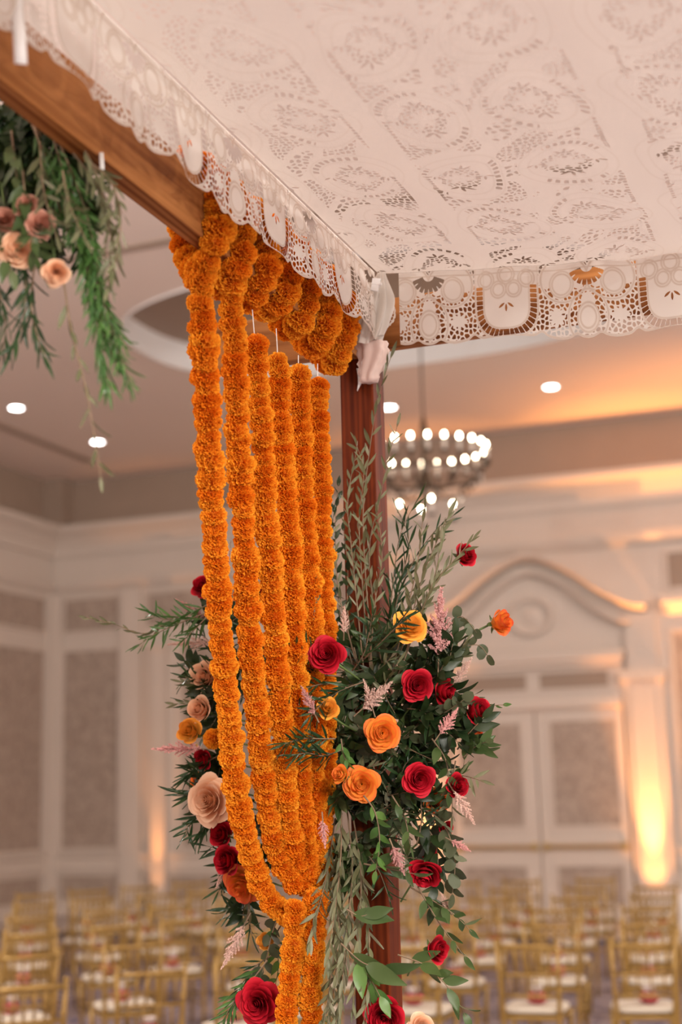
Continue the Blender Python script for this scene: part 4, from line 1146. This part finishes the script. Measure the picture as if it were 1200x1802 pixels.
# olive branches climbing the post
branch(PB_([(640,1180),(628,1060),(618,960),(612,880),(628,790)],3.365),'olive',34,.046,'thin olive twig along the left edge of the post',.5,start=.25)
branch(PB_([(650,1180),(660,1060),(672,980),(664,900)],3.36),'olive',24,.046,'thin olive twig over the lower bare post',.5,start=.25)
branch(PB_([(600,1180),(585,1080),(580,980),(588,900)],3.40),'needle',30,.045,'dark fine leaved twig between last garland and post',.5,start=.2)
branch(PB_([(655,1180),(648,1080),(640,960),(640,880),(655,760),(668,690),(690,622)],3.36,3.38),'olive',22,.062,'olive branch climbing the post to just below the lace corner',.5,start=.3)
branch(PB_([(650,1170),(640,1060),(632,920),(640,830),(622,770)],3.37),'olive',30,.050,'olive sprig on the left face of the post',.55,start=.25)
branch(PB_([(670,1160),(655,1050),(650,960),(668,880),(680,820),(700,745)],3.37),'olive',24,.052,'olive sprig crossing the right edge of the post',.55,start=.25)
branch(PB_([(625,1160),(600,1060),(585,950),(575,870),(560,860)],3.34),'olive',22,.045,'small leaved olive sprig between garland and post',.6,start=.25)
branch(PB_([(552,1090),(555,1030),(545,975),(538,955)],3.18),'olive',9,.045,'thin olive sprig lying across the fifth garland',.45)
branch(PB_([(690,1190),(720,1100),(745,1010),(770,950),(790,905)],3.38),'olive',26,.060,'pale olive branch rising to the right of the post',.5,start=.25)
branch(PB_([(700,1190),(735,1090),(770,1020),(800,985),(835,945)],3.36),'olive',24,.055,'pale olive branch reaching toward the highest red rose',.5,start=.25)
branch(PB_([(690,1180),(715,1080),(735,990),(742,930),(748,890)],3.39),'olive',18,.055,'olive branch standing upright behind the pale olive leaves',.5,start=.25)
branch(PB_([(705,1180),(740,1080),(760,1030),(770,990),(776,950)],3.35),'olive',18,.06,'short olive tip in front of the upright olive branch',.5,start=.25)
for i, pp in enumerate([[(680,1150),(688,1060),(700,960),(715,915),(735,880)],[(685,1150),(700,1050),(735,975),(770,930),(800,905)],[(680,1150),(695,1050),(715,985),(718,940),(700,900)]]):
    branch(PB_(pp,3.44),'needle',26,.072,['green needle-leaf branch fanning up right of the post','green needle-leaf branch leaning right behind the olive','green needle-leaf tip close to the right edge of the post'][i],.55)
for i, pp in enumerate([[(620,1170),(600,1090),(592,1000),(590,920),(596,850)],[(630,1170),(612,1080),(612,1000),(604,930)],[(610,1170),(585,1080),(575,1010),(578,940)]]):
    branch(PB_(pp,3.40),'dark',24,.042,['dark small leaved sprig between last garland and post','dark leafy sprig against the lower post','dark leafy sprig beside the last garland'][i],.8)
# dark needle sprays around the dark red rose
for i, pp in enumerate([[(600,1190),(555,1185),(510,1165),(478,1150)],[(600,1200),(560,1205),(520,1215),(490,1215)],[(605,1180),(560,1160),(540,1150),(510,1130)],[(590,1300),(560,1300),(530,1300),(500,1310)],[(600,1320),(570,1330),(540,1325),(515,1330)],[(640,1160),(670,1130),(700,1100),(715,1080)],[(620,1180),(640,1150),(650,1110),(655,1080)],[(640,1200),(600,1215),(570,1235),(545,1262)]]):
    branch(PB_(pp,3.28,3.12),'needle',26,.070,'dark needle-leaf spray '+['reaching left over the garlands beside the dark red rose','below the dark red rose, pointing left','above left of the dark red rose','under the small yellow rose, pointing left','lower left of the small yellow rose','pointing at the golden yellow rose','standing at the foot of the bare post','curling below the pale pink sprig'][i],.6)
# left side
branch(PB_([(370,1090),(310,1090),(255,1115),(200,1098),(148,1086)],3.44),'olive',20,.045,'thin seeding twig reaching far left of the flowers',.4,start=.3)
branch(PB_([(375,1060),(330,1080),(290,1090),(262,1075)],3.42),'bright',26,.072,'bright needle-leaf branch at upper left of the flowers',.75)
branch(PB_([(372,1075),(320,1095),(275,1115),(245,1135)],3.40),'bright',26,.066,'bright needle-leaf branch drooping at upper left',.75)
branch(PB_([(370,1080),(340,1110),(315,1135)],3.38),'bright',16,.055,'short bright needle-leaf sprig above the peach-orange rose',.7)
branch(PB_([(375,1210),(345,1205),(318,1200)],3.42),'olive',12,.048,'olive sprig left of the peach-orange rose',.5)
branch(PB_([(375,1245),(340,1240),(305,1238)],3.44),'olive',10,.045,'olive sprig left of the pale peach rose',.5)
for i, pp in enumerate([[(400,1390),(360,1390),(335,1400),(312,1395)],[(395,1370),(365,1370),(345,1360),(325,1370)],[(390,1410),(355,1430),(335,1450),(325,1470)],[(385,1330),(365,1340),(345,1350),(330,1365)],[(395,1420),(370,1440),(358,1460),(350,1475)]]):
    branch(PB_(pp,3.42,3.37),'needle',20,.072,'dark needle-leaf spray on the left '+['pointing left behind the large peach rose','above the large peach rose','drooping below the large peach rose','over the small red rose','close under the large peach rose'][i],.6)
branch(PB_([(470,1690),(440,1730),(410,1765),(385,1810)],3.35),'bright',34,.070,'drooping needle-leaf branch at the bottom left',.6)
branch(PB_([(480,1680),(450,1700),(425,1735),(405,1790)],3.38),'needle',24,.060,'darker needle-leaf branch behind the drooping one at bottom left',.6)
branch(PB_([(440,1560),(436,1610),(425,1640),(405,1660)],3.40),'olive',10,.05,'thin olive stem above the drooping pale plume',.5)
branch(PB_([(495,1600),(480,1640),(465,1700),(450,1740)],3.37),'euca',12,.042,'round leaved eucalyptus sprig at lower left',.9)
branch(PB_([(500,1620),(485,1650),(490,1700),(478,1760)],3.39),'fresh',12,.045,'fresh green sprig behind the lower left eucalyptus',.9)
# right eucalyptus and twigs
branch(PB_([(760,1200),(800,1150),(840,1135),(862,1160)],3.38),'euca',10,.042,'eucalyptus twig with round leaves below the orange-red rose',.9)
branch(PB_([(740,1180),(785,1110),(812,1085),(840,1115)],3.37),'euca',10,.045,'eucalyptus twig beside the tall pink plume',.8)
branch(PB_([(770,1240),(800,1225),(850,1240),(892,1240)],3.40),'fresh',9,.028,'tiny leaved green twig behind the large pointed red rose',.7)
branch(PB_([(730,1440),(770,1400),(810,1360),(818,1330)],3.38),'ruscus',10,.055,'broad leaved sprig rising beside the rounded red rose',.8)
branch(PB_([(760,1300),(785,1340),(790,1400)],3.33),'ruscus',7,.06,'broad leaf sprig above the rounded red rose',.9)
branch(PB_([(740,1420),(780,1450),(800,1510),(795,1580)],3.36),'euca',14,.050,'dark eucalyptus sprig hanging at the right',.7)
branch(PB_([(730,1430),(765,1480),(770,1540),(760,1600)],3.38),'dark',14,.07,'dark broad leaved sprig hanging right of the post',.7)
branch(PB_([(720,1560),(770,1590),(800,1610),(830,1640)],3.36),'ruscus',10,.055,'ruscus branch arching over the lowest right rose',.8)
branch(PB_([(700,1680),(750,1700),(790,1740),(820,1790)],3.30),'ruscus',9,.075,'ruscus branch with long leaves at the bottom right',.7)
branch(PB_([(735,1560),(770,1620),(800,1660),(822,1690)],3.35),'ruscus',8,.06,'ruscus branch above the red rose at lower right',.7)
branch(PB_([(600,1660),(635,1692),(665,1702),(690,1704)],3.22),'ruscus',3,.135,'ruscus sprig with one very large leaf before the lower post',.5)
branch(PB_([(620,1680),(650,1720),(672,1760)],3.24),'fresh',6,.075,'fresh green leaves hanging before the lower post',.5)
branch(PB_([(640,1520),(690,1530),(740,1540)],3.25),'ruscus',6,.065,'ruscus sprig crossing the post at the hanging pink plume',.6)
branch(PB_([(610,1600),(632,1612),(650,1608)],3.24),'ruscus',2,.095,'ruscus leaf pair against the dark lower post',.5)
# weeping olive at the bottom centre
weep = [[(600,1400),(600,1500),(590,1600),(575,1700)],[(610,1420),(620,1530),(610,1640),(600,1760)],[(620,1430),(635,1540),(630,1650),(620,1780)],[(590,1440),(575,1540),(560,1600),(545,1660)],[(600,1500),(595,1600),(585,1700),(570,1800)],[(615,1560),(612,1660),(600,1740),(590,1810)],[(630,1500),(645,1600),(650,1700),(640,1800)],[(600,1650),(590,1720),(580,1780),(572,1830)],[(605,1460),(590,1560),(600,1660),(590,1720)]]
for i, pp in enumerate(weep): branch(PB_(pp,3.37,3.21),'olive',30,.058,'weeping olive branch hanging over the lower post, %s from the left' % ORD[i],.55,jitter=.4,droop=.30)
# filler mass round the post
GF = 'filler sprigs packed round the post'
fill = [((640,1240),'dark'),((620,1320),'dark'),((700,1250),'dark'),((660,1340),'dark'),((700,1330),'dark'),((740,1280),'dark'),((590,1300),'dark'),((640,1430),'dark'),((700,1420),'dark'),((600,1400),'dark'),((680,1180),'dark'),((640,1160),'dark'),((720,1160),'dark'),((760,1180),'dark'),((780,1340),'dark'),((720,1480),'dark'),((600,1480),'dark'),((650,1500),'dark'),((560,1380),'dark'),((420,1380),'dark'),((430,1200),'dark'),((440,1120),'dark'),((460,1480),'dark'),((500,1200),'dark')]
def near_rose(px, py):
    best = min(roses, key=lambda q: (q[0]-px)**2+(q[1]-py)**2); dx, dy = px-best[0], py-best[1]
    where = ('right of' if dx > 0 else 'left of') if abs(dx) > abs(dy) else ('below' if dy > 0 else 'above')
    return where+' the '+best[6].split(',')[0]
used_lab = set()
fill += [((400,1150),'dark'),((395,1250),'dark'),((390,1330),'dark'),((405,1400),'dark'),((410,1500),'dark'),((430,1580),'dark'),((385,1200),'dark'),((380,1100),'dark')]
for i in range(185):
    for tr_ in range(30):
        (cx, cy), kd = fill[(i+tr_*7) % len(fill)] if tr_ > 8 else fill[i % len(fill)]
        if i >= len(fill): kd = random.choice(['dark','dark','dark','ruscus','euca','needle','olive'])
        a = random.uniform(0, 2*PI); L = random.uniform(40, 90)
        if cx < 510: Y0 = random.uniform(3.44,3.50); kd = 'dark' if i < 90 else 'needle'; L *= .8
        else: Y0 = random.uniform(3.37, 3.45); cx += random.uniform(-25,25); cy += random.uniform(-30,30)
        tx, ty = cx+L*math.cos(a), cy+L*math.sin(a)*1.1
        lab = {'dark':'dark broad','ruscus':'green ruscus','euca':'grey eucalyptus','needle':'needle-leaf','olive':'olive'}[kd]+' sprig '+near_rose(tx, ty)
        lab = ' '.join(lab.split()[:16])
        if lab not in used_lab: break
    used_lab.add(lab)
    b0 = at(cx+random.uniform(-15,15), cy+random.uniform(-20,20), Y0); tip_ = at(tx, ty, Y0-random.uniform(.01,.07))
    branch([b0, b0.lerp(tip_, .5)+rv(.01), tip_], kd, 12, {'dark':.072,'ruscus':.072,'euca':.042,'needle':.070,'olive':.052}[kd], lab, .85, group=GF)
branch(PB_([(640,1400),(660,1430),(668,1480),(660,1540)],3.24),'fresh',10,.05,'fresh green sprig hanging below the open orange rose',.7)
branch(PB_([(690,1400),(712,1440),(722,1490)],3.26),'ruscus',8,.06,'broad green sprig right of the post below the red rose',.7)
branch(PB_([(600,1300),(605,1330),(615,1345)],3.22),'fresh',7,.04,'small fresh sprig between yellow rose and open orange rose',.7)

# hanging greenery at upper left, on the outside of the near beam
YH = 2.06
hang = [([(40,180),(90,300),(140,420),(165,540),(190,680)],'bright',110,.060,'long feathery bright green branch hanging at upper left'),
 ([(80,200),(120,330),(150,440),(170,560),(205,640)],'bright',90,.055,'second feathery bright green branch beside the long hanging one'),
 ([(60,220),(110,380),(160,480),(185,600)],'bright',80,.055,'inner feathery green branch of the hanging bunch'),
 ([(100,240),(140,340),(165,430),(180,520),(215,600)],'bright',90,.055,'feathery green branch at the right of the hanging bunch'),
 ([(150,280),(195,320),(212,390),(200,480)],'olive',20,.052,'olive tip hanging just under the beam'),
 ([(120,260),(160,310),(190,370),(185,450)],'olive',18,.05,'olive sprig hanging close to the beam'),
 ([(130,230),(175,320),(195,420),(188,540)],'olive',30,.05,'leafy olive spray at the right of the hanging bunch'),
 ([(120,300),(150,420),(178,520),(230,680)],'bright',90,.050,'lowest feathery branch tip of the hanging bunch'),
 ([(110,480),(125,580),(150,680),(170,790),(178,850)],'olive',14,.048,'long thin olive sprig trailing lowest at upper left'),
 ([(40,420),(45,500),(40,570),(20,620)],'needle',24,.070,'dark needle-leaf spray hanging by the left edge'),
 ([(60,470),(55,540),(65,590),(80,630)],'needle',20,.065,'dark needle-leaf spray next to the left edge'),
 ([(-20,450),(0,520),(10,580),(0,630)],'needle',20,.065,'dark needle-leaf spray cut by the left edge')]
for pp, kd, n, sz, lb in hang: branch(PB_(pp,YH),kd,n,sz,lb,.55,droop=.2)
dk = [(0,190,40,330,'topmost at the left edge'),(30,190,70,330,'second from the left edge at the top'),(60,220,110,340,'right under the beam'),(-10,230,10,400,'falling along the left edge'),(20,260,60,400,'above the dusty pink roses'),(90,250,135,360,'at the right flank'),(-10,330,30,460,'behind the yellow peach rose'),(50,330,95,450,'behind the dusty pink rose'),(40,190,90,300,'close to the small white tie'),(110,280,160,400,'beside the olive tip'),(100,320,150,470,'behind the feathery branches'),(0,260,30,360,'half out of the frame'),(-25,130,0,260,'tucked behind the beam at the left edge'),(15,160,45,290,'coming out from behind the beam'),(60,180,105,290,'shading the top of the bunch'),(-15,170,25,300,'crossing the left edge at the top'),(85,215,120,330,'nearest the feathery branch'),(30,300,80,400,'in the middle of the bunch')]
for i, (a,b_,c,d_,w_) in enumerate(dk): branch(PB_([(a,b_),((a+c)/2+10,(b_+d_)/2),(c,d_)],YH+.05),'dark' if i % 2 else 'needle',42,.062,'dark leaf spray in the hanging bunch, '+w_,.8,group='leaf sprays in the hanging bunch under the beam')
for i, (a,b_,c,d_,w_) in enumerate([(20,230,60,420,'over the pink roses'),(70,250,100,420,'down the middle'),(-10,300,20,480,'at the left edge'),(110,300,150,420,'at the right side'),(40,300,75,480,'ending by the peach rose')]):
    branch(PB_([(a,b_),((a+c)/2-8,(b_+d_)/2),(c,d_)],YH-.03),'olive' if i % 2 else 'ruscus',16,.055,'pale leaf spray in the hanging bunch, '+w_,.7,group='pale sprays of the hanging bunch under the beam')
DUSTY = petalmat('dusty_pink_rose', (.66,.30,.20), (.74,.42,.33), .6, .25, .05)
for (px, py, r_, m, fc, lb) in [(30,440,31,PEACH,(.1,-.1),'blurred yellow peach rose in the hanging bunch at the left edge'),(72,395,26,DUSTY,(.3,0),'dusty pink rose in the hanging bunch at upper left'),(98,482,24,PEACH,(.2,-.4),'peach rose at the bottom of the hanging bunch'),(45,360,22,DUSTY,(.1,.2),'small dusty pink rose above the others in the hanging bunch'),(8,385,22,DUSTY,(.1,.2),'dusty pink rose at the far left edge of the hanging bunch')]:
    rose(px, py, YH-.03, r_, m, fc, lb, 'open', stem_to=at(px-10, py-90, YH+.04))
